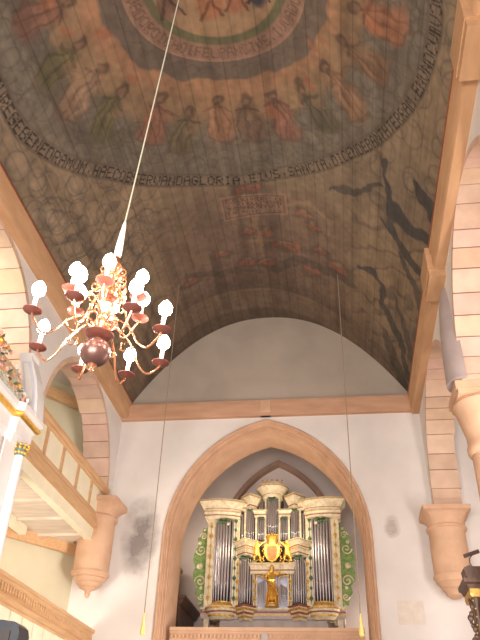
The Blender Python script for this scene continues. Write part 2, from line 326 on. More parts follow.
    tab = lambda m: ((S > -0.66 - m) & (S < 1.0 + m) & (Y > 12.45 - m + (S * -0.03)) & (Y < 13.18 + m - S * 0.1)).astype(float)
    lay(tab(0.06) * 0.55, (0.36, 0.20, 0.13)); lay(tab(0.0) * 0.8, (0.15, 0.10, 0.08)); lay(tab(-0.05) * 0.9, (0.25, 0.18, 0.13))
    red = (0.33, 0.10, 0.06)
    for px, py, a_, b_ in ((0.09, 12.2, 0.36, 0.12), (1.5, 12.95, 0.2, 0.14), (1.75, 13.4, 0.16, 0.2), (0.36, 13.85, 0.17, 0.16), (-0.12, 13.85, 0.15, 0.14), (-0.3, 15.1, 0.24, 0.16), (0.27, 15.15, 0.24, 0.15), (0.88, 14.4, 0.5, 0.14), (1.66, 15.2, 0.28, 0.24), (2.49, 14.7, 0.34, 0.18), (-2.1, 15.2, 0.2, 0.12), (-1.0, 14.6, 0.22, 0.1), (1.9, 14.3, 0.2, 0.1)):
        ell(px, py, a_ * 1.5, b_ * 1.7, 0, (0.10, 0.08, 0.065), 0.6); [ell(px + a_ * u_, py + b_ * v_, a_ * 0.42, b_ * 0.5, u_ * 2, c_, 0.7, 0.4) for u_, v_, c_ in ((-0.7, 0.1, red), (-0.15, -0.4, (0.30, 0.14, 0.07)), (0.2, 0.4, red), (0.75, 0.0, (0.36, 0.12, 0.07)), (0.1, -0.9, (0.27, 0.19, 0.12)))]
    line([(0.15, 13.3), (0.15, 14.8)], 0.05, (0.27, 0.18, 0.10), 0.7); line([(-0.2, 14.2), (0.5, 14.2)], 0.04, (0.27, 0.18, 0.10), 0.6)
    line([(0.6, 15.5, 0.2), (1.2, 14.9, 0.2), (2.0, 15.0, 0.25), (3.0, 15.1, 0.15)], 1, (0.085, 0.075, 0.065), 0.6)
    line([(-2.2, 14.9, 0.1), (-1.0, 15.4, 0.14), (0.0, 15.6, 0.1)], 1, (0.085, 0.075, 0.065), 0.5)
    line([(1.1, 12.7, 0.05), (1.7, 12.5, 0.08), (2.3, 12.9, 0.07), (2.2, 13.5, 0.05)], 1, (0.32, 0.22, 0.13), 0.6)
    # lettering: five-by-seven strokes
    F = {'A': '0E11111F111111', 'B': '1E11111E11111E', 'C': '0E11101010110E', 'D': '1E11111111111E', 'E': '1F10101E10101F', 'F': '1F10101E101010', 'G': '0E11101713110E', 'H': '1111111F111111', 'I': '0E04040404040E', 'L': '1010101010101F', 'M': '111B1515111111', 'N': '11191519131111', 'O': '0E11111111110E', 'P': '1E11111E101010', 'R': '1E11111E141211', 'S': '0F10100E01011E', 'T': '1F040404040404', 'V': '11111111110A04', 'X': '11110A040A1111', '.': '00000000040400', ' ': '00000000000000'}
    def letters(txt, u, v, hgt, wid, col, mask, al=0.9):   # u along the line (m), v up (0 top .. hgt bottom)
        idx = np.floor(u / wid).astype(int); fu = (u / wid - idx) * 6; cu = np.floor(fu).astype(int); cv = np.floor(v / hgt * 7).astype(int)
        ok = (idx >= 0) & (cu < 5) & (cv >= 0) & (cv < 7) & mask
        tabl = np.array([[int(F[ch][2 * r:2 * r + 2], 16) for r in range(7)] for ch in txt])
        row = tabl[np.clip(idx, 0, None) % len(txt), np.clip(cv, 0, 6)]
        bit = (row >> np.clip(4 - cu, 0, 4)) & 1
        lay((ok & (bit > 0)).astype(float) * al, col)
    lay(sm(0.96, 0.97, q) * sm(1.04, 1.03, q) * 0.8, (0.20, 0.165, 0.12)); lay(sm(0.012, 0.003, np.abs(q - 0.965)) * 0.6, (0.12, 0.10, 0.08)); lay(sm(0.012, 0.003, np.abs(q - 1.032)) * 0.6, (0.10, 0.085, 0.065))
    letters('ENVNDCVREGEBENEDRAMVM.HAECOBSERVANDAGLORIA.EIVS.SANCTA.DICENDEBANTHTERRAM.', (ang + 100) / 57.3 * 4.9, (q - 0.972) * rov, 0.28, 0.20, (0.03, 0.026, 0.022), np.ones(S.shape, bool), 0.95)
    letters('IVVADOROICHOIFELPANCTVS.', (ang + 100) / 57.3 * 1.65, rad - 1.53, 0.24, 0.17, (0.12, 0.07, 0.05), np.ones(S.shape, bool), 0.7)
    for k in range(4): letters('ECCEAGNVSDEIQ VITOLLIT'.replace('Q', 'C'), S + 0.58 + k * 3.1, Y - 12.52 - 0.15 * k, 0.12, 0.095, (0.12, 0.035, 0.025), (S > -0.58) & (S < 0.92) & (np.abs(Y - 12.58 - 0.15 * k) < 0.07), 0.9)
    # planks and grime
    g_ = C.mean(-1, keepdims=True); C[:] = g_ * np.array([1.18, 0.98, 0.72]) * 0.22 + C * 0.78
    pl = np.floor(S / 0.27); tint = np.array([math.sin(k * 12.9898) * 43758.5453 % 1 for k in range(64)])[(pl.astype(int) + 32) % 64]
    C *= (0.90 + 0.2 * tint)[..., None]
    C *= (1 - 0.35 * sm(0.02, 0.0, np.abs(S / 0.27 - np.round(S / 0.27)) * 0.27))[..., None]
    C *= (0.80 + 0.4 * n3)[..., None] * (0.85 + 0.3 * n2)[..., None]
    C *= (1 - 0.25 * sm(0.5, 0.75, noise(3.2, 0.25, 11)))[..., None]
    C = np.clip(C * np.array([0.90, 0.80, 0.74]), 0, 1)
    # mesh
    co = np.stack([np.broadcast_to(X1, S.shape), Y, np.broadcast_to(Z1, S.shape)], -1).reshape(-1, 3)
    idx = np.arange(NY * NS).reshape(NY, NS)
    q4 = np.stack([idx[:-1, :-1], idx[1:, :-1], idx[1:, 1:], idx[:-1, 1:]], -1).reshape(-1, 4)
    me = bpy.data.meshes.new('ceiling'); me.vertices.add(len(co)); me.vertices.foreach_set('co', co.astype(np.float32).ravel())
    me.loops.add(q4.size); me.loops.foreach_set('vertex_index', q4.ravel().astype(np.int32))
    me.polygons.add(len(q4)); me.polygons.foreach_set('loop_start', (np.arange(len(q4)) * 4).astype(np.int32)); me.polygons.foreach_set('loop_total', np.full(len(q4), 4, np.int32))
    me.update(calc_edges=True); me.shade_smooth()
    at = me.color_attributes.new('painting', 'FLOAT_COLOR', 'POINT')
    at.data.foreach_set('color', np.concatenate([C.reshape(-1, 3), np.ones((len(co), 1))], 1).astype(np.float32).ravel())
    m = mat('vault_painting', (1, 1, 1), (0.86, 0.86, 0.86), 5, 0.85, attr='painting', stretch=(1, 0.2, 1)); me.materials.append(m)
    o = bpy.data.objects.new('ceiling', me); COL.objects.link(o); struct(o)
build_vault()
# roof boards above the painted skin and over the aisles keep the outside light out
struct(MB().prism_y([(XC + VA * t * 1.06, vz(t) + 0.12 + 0.05) for t in np.linspace(-1, 1, 31)] + [(XC + VA * 1.15, E + 13.6), (XC - VA * 1.15, E + 13.6)], -3.0, 18.4).build('ceiling_boards', 'board'))

# ---- end wall with the pointed organ arch
AH, AC, AZ = 2.80, 0.8, E + 5.6            # half width, centre offset, springing of the outer edge
def arch_pts(d, n=20, z0=0.0):             # left foot -> apex -> right foot, d = inset
    h = AH - d; Rr = AH + AC - d; th = math.acos(AC / Rr)
    L = [(XC + AC - Rr * math.cos(th * i / n), AZ + Rr * math.sin(th * i / n)) for i in range(n + 1)]
    Rt = [(2 * XC - x, z) for x, z in L[::-1]][1:]
    return [(XC - h, z0)] + L + Rt + [(XC + h, z0)]
inner = arch_pts(0.04)
k = len(inner) // 2
topz = E + 9.45
wallL = inner[:k + 1] + [(XC, topz), (-10.2, topz), (-10.2, 0)]
wallR = inner[k:] + [(6.2, 0), (6.2, topz), (XC, topz)]
struct(MB().prism_y(wallL, YE, YE + 1.35).prism_y(wallR, YE, YE + 1.35).build('wall_end', 'plaster'))
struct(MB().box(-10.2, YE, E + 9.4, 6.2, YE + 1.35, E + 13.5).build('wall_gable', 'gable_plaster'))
prof = [(0.03, 0.02), (0.03, -0.05), (0.0, -0.075), (-0.035, -0.075), (-0.05, -0.04), (-0.055, 0.03), (-0.075, 0.045), (-0.10, 0.02), (-0.125, 0.05), (-0.13, 0.22), (-0.155, 0.25), (-0.18, 0.23), (-0.20, 0.27), (-0.205, 1.40), (-0.05, 1.45), (0.03, 1.45)]
outp = arch_pts(0.0, 28, E + 0.5)
outp2 = [(x, z) for x, z in outp]
# outward = right of direction; going left foot -> apex -> right foot the right side is the inside, so offsets are negated
struct(MB().sweep(outp2, [(-o, y) for o, y in prof], lambda x, y, z: (x, YE + z, y)).build('trim_1', 'stone', smooth=True))
# dark weather stains and the pale patch on the end wall are modelled as thin skins of tinted plaster
def stain(name, cx, cz, sx, sz, col, seed, n=26):
    m = mat(name + '_mat', col, tuple(c * 0.9 for c in col), 5, 0.95)
    nt = m.node_tree; b = nt.nodes['Principled BSDF']; tc = nt.nodes.new('ShaderNodeTexCoord'); nz = nt.nodes.new('ShaderNodeTexNoise'); nz.inputs['Scale'].default_value = 2.2; nz.inputs['Detail'].default_value = 6
    gr = nt.nodes.new('ShaderNodeTexGradient'); gr.gradient_type = 'SPHERICAL'; mp = nt.nodes.new('ShaderNodeMapping'); mp.inputs['Scale'].default_value = (1 / sx, 1, 1 / sz)
    nt.links.new(tc.outputs['Object'], mp.inputs[0]); nt.links.new(mp.outputs[0], gr.inputs[0]); nt.links.new(tc.outputs['Object'], nz.inputs['Vector'])
    mu = nt.nodes.new('ShaderNodeMath'); mu.operation = 'MULTIPLY'; nt.links.new(gr.outputs['Fac'], mu.inputs[0]); nt.links.new(nz.outputs[0], mu.inputs[1])
    rp = nt.nodes.new('ShaderNodeMapRange'); rp.inputs[1].default_value = 0.10; rp.inputs[2].default_value = 0.45; rp.inputs[4].default_value = 0.75; nt.links.new(mu.outputs[0], rp.inputs[0]); nt.links.new(rp.outputs[0], b.inputs['Alpha'])
    mb = MB().add([(-sx, 0, -sz), (sx, 0, -sz), (sx, 0, sz), (-sx, 0, sz)], [(0, 1, 2, 3)])
    o = mb.build(name, m); o.location = (cx, YE - 0.006, cz); struct(o); return o
stain('wall_end_damp_stain', -5.35, E + 5.7, 0.75, 1.6, (0.26, 0.22, 0.20), 1)
stain('wall_end_grime_stain', 1.45, E + 5.9, 0.30, 0.42, (0.62, 0.55, 0.50), 2)
struct(MB().box(1.38, YE - 0.008, E + 3.5, 2.02, YE + 0.01, E + 4.05).build('wall_end_patch', 'patch'))

# ---- beams / cornices
cor = [(0, 0), (0.20, 0), (0.24, 0.06), (0.24, 0.34), (0.27, 0.40), (0.27, 0.55), (0, 0.55)]
struct(MB().sweep([(XL, YE), (XL, -3)][::-1], [(o, z + E + 9.27) for o, z in cor]).build('trim_2', 'beam', smooth=True))
struct(MB().sweep([(XR, YE), (XR, -3)], [(o, z + E + 9.17) for o, z in cor]).build('trim_3', 'beam', smooth=True))
struct(MB().sweep([(XL, YE), (XR, YE)], [(o * 0.7, z * 0.9 + E + 9.22) for o, z in cor]).build('trim_4', 'beam_x', smooth=True))
struct(MB().box(XR - 0.285, -3, E + 9.72, XR - 0.2, YE - 0.2, E + 9.755).box(XL + 0.2, -3, E + 9.80, XL + 0.285, YE - 0.2, E + 9.835).build('trim_5', 'red_marble'))

# ---- arcade walls: round arches on piers
AR, ZS = 2.55, E + 6.72
centers = [15.05, 9.15, 3.25]
def arc_poly(c, r, n=24): return [(c + r * math.cos(PI * i / n), ZS + r * math.sin(PI * i / n)) for i in range(n + 1)]
def arcade(xa, xb, name):
    # three bays, each bay a plate of wall cut by its arch (two halves)
    mb = MB(); ztop = E + 9.8
    for c in centers:
        y1 = c + 2.95 if c != 15.05 else YE; y0 = c - 2.95
        zb1 = ZS - 0.52 if c == 15.05 else ZS - 0.12
        A = arc_poly(c, AR + 0.0); h = len(A) // 2
        mb.prism_x([(c + AR, zb1)] + A[:h + 1] + [(c, ztop), (y1, ztop), (y1, zb1)], xa, xb)
        mb.prism_x(A[h:] + [(c - AR, ZS - 0.12), (y0, ZS - 0.12), (y0, ztop), (c, ztop)], xa, xb)
    return struct(mb.build(name, 'plaster'))
arcade(XL - 0.68, XL, 'wall_left'); arcade(XR, XR + 0.68, 'wall_right')
def voussoirs(xf, sgn, c, name, seed):
    r = random.Random(seed); mb = MB(); a = 0.0
    while a < PI - 0.01:
        da = r.uniform(0.13, 0.24); b = min(PI, a + da)
        if PI - b < 0.08: b = PI
        rin = AR - 0.10 - r.uniform(0, 0.012); rout = AR + 0.02; t = r.uniform(0.90, 1.08); tint = (t, t * r.uniform(0.95, 1.04), t * r.uniform(0.92, 1.08))
        g = 0.0045; aa, bb = a + g, b - g; n = 4
        pts = [(c + rout * math.cos(aa + (bb - aa) * i / n), ZS + rout * math.sin(aa + (bb - aa) * i / n)) for i in range(n + 1)] + [(c + rin * math.cos(bb - (bb - aa) * i / n), ZS + rin * math.sin(bb - (bb - aa) * i / n)) for i in range(n + 1)]
        split = sgn * (0.30 + r.uniform(-0.03, 0.03))
        x0 = xf - sgn * 0.012; mb.prism_x(pts, x0, xf + sgn * r.uniform(0.69, 0.76), tint)
        a = b
    for e in (-1, 1):
        for z0, z1 in (((ZS - 0.52, ZS - 0.27), (ZS - 0.265, ZS - 0.005)) if (e == 1 and c == 15.05) else ((ZS - 0.118, ZS - 0.005),)):
            t = r.uniform(0.92, 1.06); ya, yb_ = sorted((c + e * (AR - 0.1), c + e * (AR + 0.02))); xa_, xb_ = sorted((xf - sgn * 0.012, xf + sgn * 0.7)); mb.box(xa_, ya, z0, xb_, yb_, z1, (t, t, t))
    mb2 = mb
    # mortar bed behind the blocks
    n = 24; pts = [(c + (AR + 0.01) * math.cos(PI * i / n), ZS + (AR + 0.01) * math.sin(PI * i / n)) for i in range(n + 1)] + [(c + (AR - 0.075) * math.cos(PI * (n - i) / n), ZS + (AR - 0.075) * math.sin(PI * (n - i) / n)) for i in range(n + 1)]
    mb2.prism_x(pts, xf + sgn * 0.002, xf + sgn * 0.685, (0.42, 0.36, 0.32))
    return struct(mb2.build(name, 'block_stone'))
i = 6
for c in centers[:2]:
    voussoirs(XL, -1, c, 'trim_%d' % i, i); i += 1
    voussoirs(XR, 1, c, 'trim_%d' % i, i + 30); i += 1

# ---- outer walls of the aisles, choir, and skewed wall under the left gallery
struct(MB().box(5.3, -3, 0, 5.6, 18.0, E + 11).build('wall_aisle_right', 'mauve_plaster'))
struct(MB().box(2.9, -3, E + 9.9, 5.6, 18, E + 10.1).box(-10.1, -3, E + 9.95, -6.8, 18, E + 10.1).build('ceiling_aisles', 'plaster'))
struct(MB().prism_z([(-7.1, YE), (-9.75, 14.4), (-9.75, -3), (-10.1, -3), (-10.1, YE)], 0, E + 10).build('wall_aisle_left', 'cream_plaster'))
# blind arch on the right aisle wall
bp = [(13.2 + 1.5 * math.cos(PI * i / 20), E + 6.4 + 1.5 * math.sin(PI * i / 20)) for i in range(21)]
bq = [(13.2 + 1.22 * math.cos(PI * (20 - i) / 20), E + 6.4 + 1.22 * math.sin(PI * (20 - i) / 20)) for i in range(21)]
struct(MB().prism_x([(14.7, E + 3)] + bp + [(11.7, E + 3), (11.98, E + 3)] + bq + [(14.42, E + 3)], 5.22, 5.32).build('trim_12', 'stone'))
# choir room behind the arch
struct(MB().box(-6.0, 25.5, 0, 2.2, 25.8, E + 12).build('wall_choir_back', 'mauve_plaster'))
struct(MB().box(-5.9, YE + 1.35, 0, -5.6, 25.5, E + 12).build('wall_choir_left', 'cream_plaster'))
struct(MB().box(1.9, YE + 1.35, 0, 2.2, 25.5, E + 12).build('wall_choir_right', 'mauve_plaster'))
struct(MB().box(-5.9, YE + 1.35, E + 11, 2.2, 25.8, E + 11.2).build('ceiling_choir', 'mauve_plaster'))
struct(MB().box(-5.6, YE + 0.2, E + 2.2, 1.9, 25.5, E + 2.4).build('floor_loft', 'wood'))
# pointed transverse arch across the choir
def parch(cx, h, cc, zs, d, n=18):
    Rr = h + cc - d; th = math.acos(cc / Rr); L = [(cx + cc - Rr * math.cos(th * i / n), zs + Rr * math.sin(th * i / n)) for i in range(n + 1)]
    return L + [(2 * cx - x, z) for x, z in L[::-1]][1:]
o_ = parch(XC, 2.0, 1.25, E + 6.6, 0.0); i_ = parch(XC, 2.0, 1.25, E + 6.6, 0.15)
mb = MB(); n = len(o_)
for j in range(n - 1): mb.prism_y([o_[j], o_[j + 1], i_[j + 1], i_[j]], 22.0, 22.5)
for x in (XC - 2.0, XC + 1.8): mb.box(x, 22.0, E + 2.4, x + 0.2, 22.5, E + 6.6)
struct(mb.build('trim_13', 'brown_rib'))
struct(MB().box(-5.6, 22.3, E + 2.4, 1.9, 22.6, E + 11).build('wall_choir_arch', 'mauve_plaster'))

# ------------------------------------------------------------------ THINGS ON THE WALLS
# consoles under / over the cornice
def console(name, y, label, x0=2.2, zb=E + 9.0, rnd=True):
    r = empty(name, (XR, y, zb)); tag(r, label, 'console', 'console blocks on the right cornice')
    MB().box(-0.34, -0.46, 0.0, 0.0, 0.46, 0.16).box(-0.36, -0.5, 0.16, 0.0, 0.5, 0.74).build('block', 'beam', r)
    # half-round plaster springer that swells down to the pier capital
    prof = [(0.38, -2.38), (0.37, -1.7), (0.33, -1.1), (0.26, -0.5), (0.17, -0.12), (0.08, 0.0)]
    MB().lathe(prof, 0.05, 0, 20, 0, 0.85, 1.0, PI / 2, 1.5 * PI).build('springer', 'springer_plaster', r, smooth=True)
    return r
console('cornice_console', 11.85, 'carved stone console on right cornice above the far arcade pier, nearer the end wall')
console('cornice_console', 6.2, 'stone console on right cornice at the top right corner, nearest the viewer')
r = empty('keystone_console', (XC - 0.02, YE, E + 9.2)); tag(r, 'small square stone console on the end beam right above the organ arch tip', 'console')
MB().prism_x([(0, 0.02), (-0.10, 0.02), (-0.2, 0.14), (-0.2, 0.5), (0, 0.5)], -0.15, 0.15).build('block', 'stone', r)

# pendant corbels at the end wall
def corbel(x, y, label, ztop, length, rr, blunt=False, n=28):
    r = empty('stone_corbel', (x, y, ztop)); tag(r, label, 'corbel')
    mb = MB(); N_ = 28; v = []; f = []
    def ring(t, h, z):   # t 0 = circle, 1 = square
        for q in range(N_):
            a = 2 * PI * q / N_ + PI / 4; c_, s_ = math.cos(a), math.sin(a); m_ = 1 / max(abs(c_), abs(s_))
            k_ = (1 - t) + t * min(m_, 1.36); v.append((h * c_ * k_, h * s_ * k_, z))
    lv = [(0.0, rr * 0.97, -0.44), (0.0, rr * 0.99, -0.40), (0.25, rr * 1.0, -0.32), (0.7, rr * 1.06, -0.2), (1.0, rr * 1.14, -0.13), (1.0, rr * 1.26, -0.11), (1.0, rr * 1.28, -0.06), (1.0, rr * 1.28, -0.01)]
    for l_ in lv: ring(*l_)
    for j in range(len(lv) - 1): f += [(j * N_ + i, j * N_ + (i + 1) % N_, (j + 1) * N_ + (i + 1) % N_, (j + 1) * N_ + i) for i in range(N_)]
    f += [tuple(range(N_))[::-1], tuple(range((len(lv) - 1) * N_, len(lv) * N_))]; mb.add(v, f); mb.build('abacus', 'stone', r, True)
    b = length * 0.76
    MB().lathe([(rr * 0.93, -0.62), (rr * 0.96, -0.52), (rr * 1.06, -0.49), (rr * 1.06, -0.45), (rr * 0.97, -0.42)], 0, 0, n).build('neck_ring', 'stone', r, smooth=True)
    MB().lathe([(rr * 0.93, -b), (rr * 0.96, -b * 0.7), (rr * 0.94, -0.5)], 0, 0, n).build('shaft', 'stone', r, smooth=True)
    L = length - b
    pf = [(1.02, -0.02), (1.04, 0.0), (1.04, 0.05), (0.92, 0.09), (0.91, 0.15), (0.80, 0.20), (0.85, 0.23), (0.80, 0.28), (0.64, 0.38), (0.69, 0.41), (0.64, 0.46), (0.44, 0.56), (0.48, 0.59), (0.42, 0.62), (0.22, 0.68), (0.12, 0.76), (0.15, 0.84), (0.12, 0.93), (0.01, 1.0)]
    if blunt: pf = [(1.0, -0.02), (1.02, 0.0), (1.02, 0.06), (0.90, 0.20), (0.88, 0.28), (0.80, 0.33), (0.66, 0.50), (0.66, 0.56), (0.55, 0.62), (0.46, 0.80), (0.44, 0.86), (0.25, 0.96), (0.02, 1.0)]
    MB().lathe([(rr * a, -b - L * t) for a, t in pf[::-1]], 0, 0, n).build('pendant', 'stone', r, smooth=True)
    return r
corbel(-6.43, 17.47, 'round sandstone corbel tapering to a point at end of left gallery', E + 6.48, 2.50, 0.49)
corbel(2.74, 17.45, 'round sandstone corbel carrying the right arch beside the white end wall', E + 6.08, 2.12, 0.47, True)
# near piers (round columns with moulded capitals)
def pier(x, y, label):
    r = empty('arcade_pier', (x, y, 0)); tag(r, label, 'pillar')
    mb = MB(); zt = E + 6.60
    mb.box(x - 0.52, y - 0.5, zt - 0.16, x + 0.52, y + 0.5, zt - 0.005).box(x - 0.48, y - 0.46, zt - 0.26, x + 0.48, y + 0.46, zt - 0.16).build('abacus', 'stone', None, loc=(x, y, 0)).parent = r
    for o in r.children: o.location = (0, 0, 0)
    MB().lathe([(0.36, -1.35), (0.40, -1.3), (0.41, -1.2), (0.38, -1.12), (0.39, -0.95), (0.47, -0.62), (0.52, -0.42), (0.54, -0.34), (0.50, -0.26)], 0, 0, 26, zt).build('capital', 'stone', r, smooth=True)
    MB().lathe([(0.42, 0.0), (0.42, 0.2), (0.34, 0.35), (0.34, zt - 1.3)], 0, 0, 26).build('shaft', 'stone', r, smooth=True)
    return r
pier(XR + 0.36, 12.1, 'round stone pier with broad moulded capital at the right edge')
pier(XL - 0.36, 12.1, 'round stone pier behind the white box pew')

# ---- left upper gallery
g = empty('upper_gallery', (XL, 12, E + 5.35)); tag(g, 'wooden upper gallery with cream panels along the left wall', 'gallery')
GX = XL + 0.02; y0, y1 = 5.0, 17.55
def gbuild(mb, name, m, smooth=False):
    o = mb.build(name, m, None, smooth, loc=(XL, 12, E + 5.35)); o.location = (0, 0, 0); o.parent = g; return o
path = [(GX, y0), (GX, y1)]
gbuild(MB().sweep(path, [(-0.12, E + 6.68), (0.0, E + 6.66), (0.04, E + 6.70), (0.04, E + 6.76), (0.08, E + 6.80), (0.08, E + 6.88), (-0.12, E + 6.88)]), 'top_rail', 'wood')
gbuild(MB().sweep(path, [(-0.12, E + 5.62), (0.07, E + 5.62), (0.07, E + 5.72), (0.03, E + 5.76), (0.03, E + 5.88), (0.0, E + 5.92), (0.0, E + 6.04), (-0.12, E + 6.04)]), 'lower_beam', 'wood')
part(gbuild(MB().box(XL - 0.22, y0, E + 5.34, XL - 0.02, y1 - 0.3, E + 5.62), 'sill', 'cream'), 'cream painted sill beam')
gbuild(MB().box(XL - 0.7, y0, E + 5.42, XL - 0.2, y1 - 0.1, E + 5.46).box(-9.7, y0, E + 5.42, XL - 0.7, YE - 0.05, E + 5.46), 'underside_boards', 'board')
stepp = 1.05; yy = y1 - 0.12
while yy > y0 + 1:
    gbuild(MB().box(GX - 0.09, yy - 0.13, E + 6.02, GX + 0.0, yy, E + 6.69), 'stile', 'wood')
    part(gbuild(MB().box(GX - 0.07, yy - stepp, E + 6.03, GX - 0.03, yy - 0.13, E + 6.68), 'panel', 'cream'), 'cream painted panel')
    yy -= stepp
for yq in np.arange(y0 + 0.5, 17, 1.25):
    gbuild(MB().box(-9.7, yq, E + 5.36, XL - 0.2, yq + 0.07, E + 5.425), 'batten', 'board')
part(gbuild(MB().box(-8.0, y0, E + 5.22, -7.82, 16.2, E + 5.42), 'joist', 'cream'), 'cream painted joist')
# skew beam along the aisle wall
dv = Vector((-9.75 + 7.1, 14.4 - YE)).normalized(); nv = Vector((-dv.y, dv.x))
if nv.x < 0: nv = -nv
a0 = Vector((-7.05, YE - 0.05)); a1 = a0 + dv * 4.2
quad = [a0, a1, a1 + nv * 0.14, a0 + nv * 0.14]
gbuild(MB().prism_z([(p.x, p.y) for p in quad], E + 5.16, E + 5.42), 'wall_beam', 'wood')
t = empty('aisle_beam', (-7.1, YE, E + 8)); tag(t, 'brown timber beam high on the aisle wall above the upper gallery', 'beam')
o = MB().prism_z([(p.x, p.y) for p in quad], E + 9.30, E + 9.62).build('timber', 'wood', None, loc=(-7.1, YE, E + 8)); o.location = (0, 0, 0); o.parent = t
t2 = empty('downlight', (-8.35, 14.7, E + 5.35)); tag(t2, 'round ceiling downlight set in the boards under the upper gallery', 'lamp')
MB().lathe([(0.11, 0.06), (0.11, -0.02), (0.085, -0.02), (0.08, 0.03)], 0, 0, 18).build('ring', 'grey_paint', t2, smooth=True)

# ---- left lower gallery balustrade
g = empty('lower_gallery', (XL, 12, E + 2.0)); tag(g, 'wooden balustrade with dentil frieze and cream boards at the lower left', 'balustrade')
def gb(mb, name, m, smooth=False):
    o = mb.build(name, m, None, smooth, loc=(XL, 12, E + 2.0)); o.location = (0, 0, 0); o.parent = g; return o
path = [(XL, 5.0), (XL, 17.9)]
gb(MB().sweep(path, [(-0.1, E + 3.16), (0.04, E + 3.16), (0.09, E + 3.22), (0.12, E + 3.24), (0.12, E + 3.30), (-0.1, E + 3.30)]), 'top_rail', 'wood')
gb(MB().sweep(path, [(-0.1, E + 2.78), (0.03, E + 2.78), (0.05, E + 2.82), (0.03, E + 2.86), (0.03, E + 3.17), (-0.1, E + 3.17)]), 'frieze', 'wood')
mb = MB()
for k in range(int(12.7 / 0.13)):
    y = 17.8 - k * 0.13; mb.prism_x([(y, E + 3.15), (y - 0.075, E + 3.15), (y - 0.075, E + 3.03), (y - 0.0375, E + 2.98), (y, E + 3.03)], XL + 0.02, XL + 0.10)
gb(mb, 'dentils', 'wood')
part(gb(MB().box(XL - 0.02, 5.05, E + 2.95, XL + 0.034, 17.85, E + 3.16), 'dentil_gap_shade', 'beam'), 'darker strip standing for shade between the dentils')  # darker wood colour put in as shade in the gaps between dentils
gb(MB().box(XL - 0.1, 5, E + 1.2, XL - 0.02, 17.9, E + 2.8), 'backing', 'wood')
for k in range(22):
    y = 17.8 - k * 0.58
    part(gb(MB().box(XL - 0.05, y - 0.53, E + 1.3, XL + 0.012, y, E + 2.79), 'board', 'cream'), 'cream painted upright board')

# ---- organ loft parapet
g = empty('organ_loft_parapet', (XC, 18.3, E + 2.4)); tag(g, 'carved peach wooden parapet across the foot of the organ arch', 'parapet')
def gp(mb, name, m):
    o = mb.build(name, m, None, False, loc=(XC, 18.3, E + 2.4)); o.location = (0, 0, 0); o.parent = g; return o
path = [(XC - 2.46, 18.25), (XC + 2.46, 18.25)]
gp(MB().sweep(path, [(-0.1, E + 3.30), (0.02, E + 3.30), (0.05, E + 3.35), (0.08, E + 3.37), (0.08, E + 3.45), (-0.1, E + 3.45)]), 'top_rail', 'stone')
gp(MB().sweep(path, [(-0.1, E + 3.0), (0.0, E + 3.0), (0.0, E + 3.31), (-0.1, E + 3.31)]), 'frieze', 'stone')
mb = MB()
for k in range(48): x = XC - 2.42 + k * 0.101; mb.box(x, 18.19, E + 3.2, x + 0.055, 18.26, E + 3.29)
gp(mb, 'dentils', 'stone')
gp(MB().box(XC - 2.46, 18.26, E + 2.2, XC + 2.46, 18.33, E + 3.02), 'panel', 'stone')
gp(MB().box(XC - 0.1, 18.17, E + 2.3, XC + 0.06, 18.26, E + 3.31), 'middle_post', 'grey_paint')

# ------------------------------------------------------------------ PIPE ORGAN
OY = 20.0
org = empty('pipe_organ', (XC, OY, E + 2.4)); tag(org, 'ornate ivory and gold baroque pipe organ with silver pipes inside the arch', 'organ')
def ob(mb, name, m, smooth=False, parent=None, label=None):   # coordinates: x from organ axis, y from front (negative = forward), z relative to eye
    mb.v = [(x, y, z - 2.4) for x, y, z in mb.v]
    o = mb.build(name, m, parent or org, smooth)
    if label: o['label'] = label
    return o
ob(MB().box(-1.93, 0.12, 4.1, 1.93, 0.85, 6.8).box(-1.0, 0.14, 6.7, 1.0, 0.6, 7.15).box(-0.3, 0.14, 7.1, 0.3, 0.5, 7.5), 'case_back', 'dark', label='near-black block painted as the unlit inside of the case')  # near-black colour stands in for the unlit space behind the pipes
# base: plinth, body
ob(MB().sweep([(-2.0, 0.8), (-2.0, 0.0), (2.0, 0.0), (2.0, 0.8)], [(-0.3, 4.0), (0.0, 4.0), (0.03, 4.08), (0.03, 4.16), (0.0, 4.2), (0.0, 4.3), (-0.3, 4.3)]), 'ledge', 'grey_paint')
ob(MB().sweep([(-2.0, 0.8), (-2.0, 0.0), (2.0, 0.0), (2.0, 0.8)], [(-0.3, 4.25), (0.05, 4.25), (0.05, 4.31), (-0.3, 4.31)]), 'ledge_top', 'ivory')
ob(MB().sweep([(-2.0, 0.8), (-2.0, 0.0), (2.0, 0.0), (2.0, 0.8)], [(-0.3, 4.165), (0.035, 4.165), (0.035, 4.205), (-0.3, 4.205)]), 'ledge_stripe', 'red_marble', label='dark red stripe')
ob(MB().box(-1.5, 0.1, 2.4, 1.5, 0.8, 4.02), 'lower_body', 'grey_paint')
ob(MB().sweep([(-2.0, 0.8), (-2.0, 0.0), (2.0, 0.0), (2.0, 0.8)], [(-0.3, 4.1), (0.04, 4.1), (0.04, 4.13), (-0.3, 4.13)]), 'ledge_stripe', 'dull_gold', label='gilded stripe')
for x in (-1.95, 1.8): ob(MB().box(x, 0.02, 2.4, x + 0.15, 0.2, 4.0), 'leg', 'ivory')
pipe_proto = {}
def pipe(x, y, z0, z1, r, foot):
    zf = z0 + foot
    prof = [(r * 0.3, z0), (r * 0.96, zf - 0.03), (r, zf), (r, z1), (r * 0.8, z1 + 0.002)]
    mb = MB().lathe(prof, x, y, 12).lathe([(r * 1.0, zf - 0.012), (r * 1.12, zf - 0.004), (r * 1.12, zf + 0.006), (r * 1.0, zf + 0.014)], x, y, 12)
    o = ob(mb, 'pipe', 'tin', True)
    return o
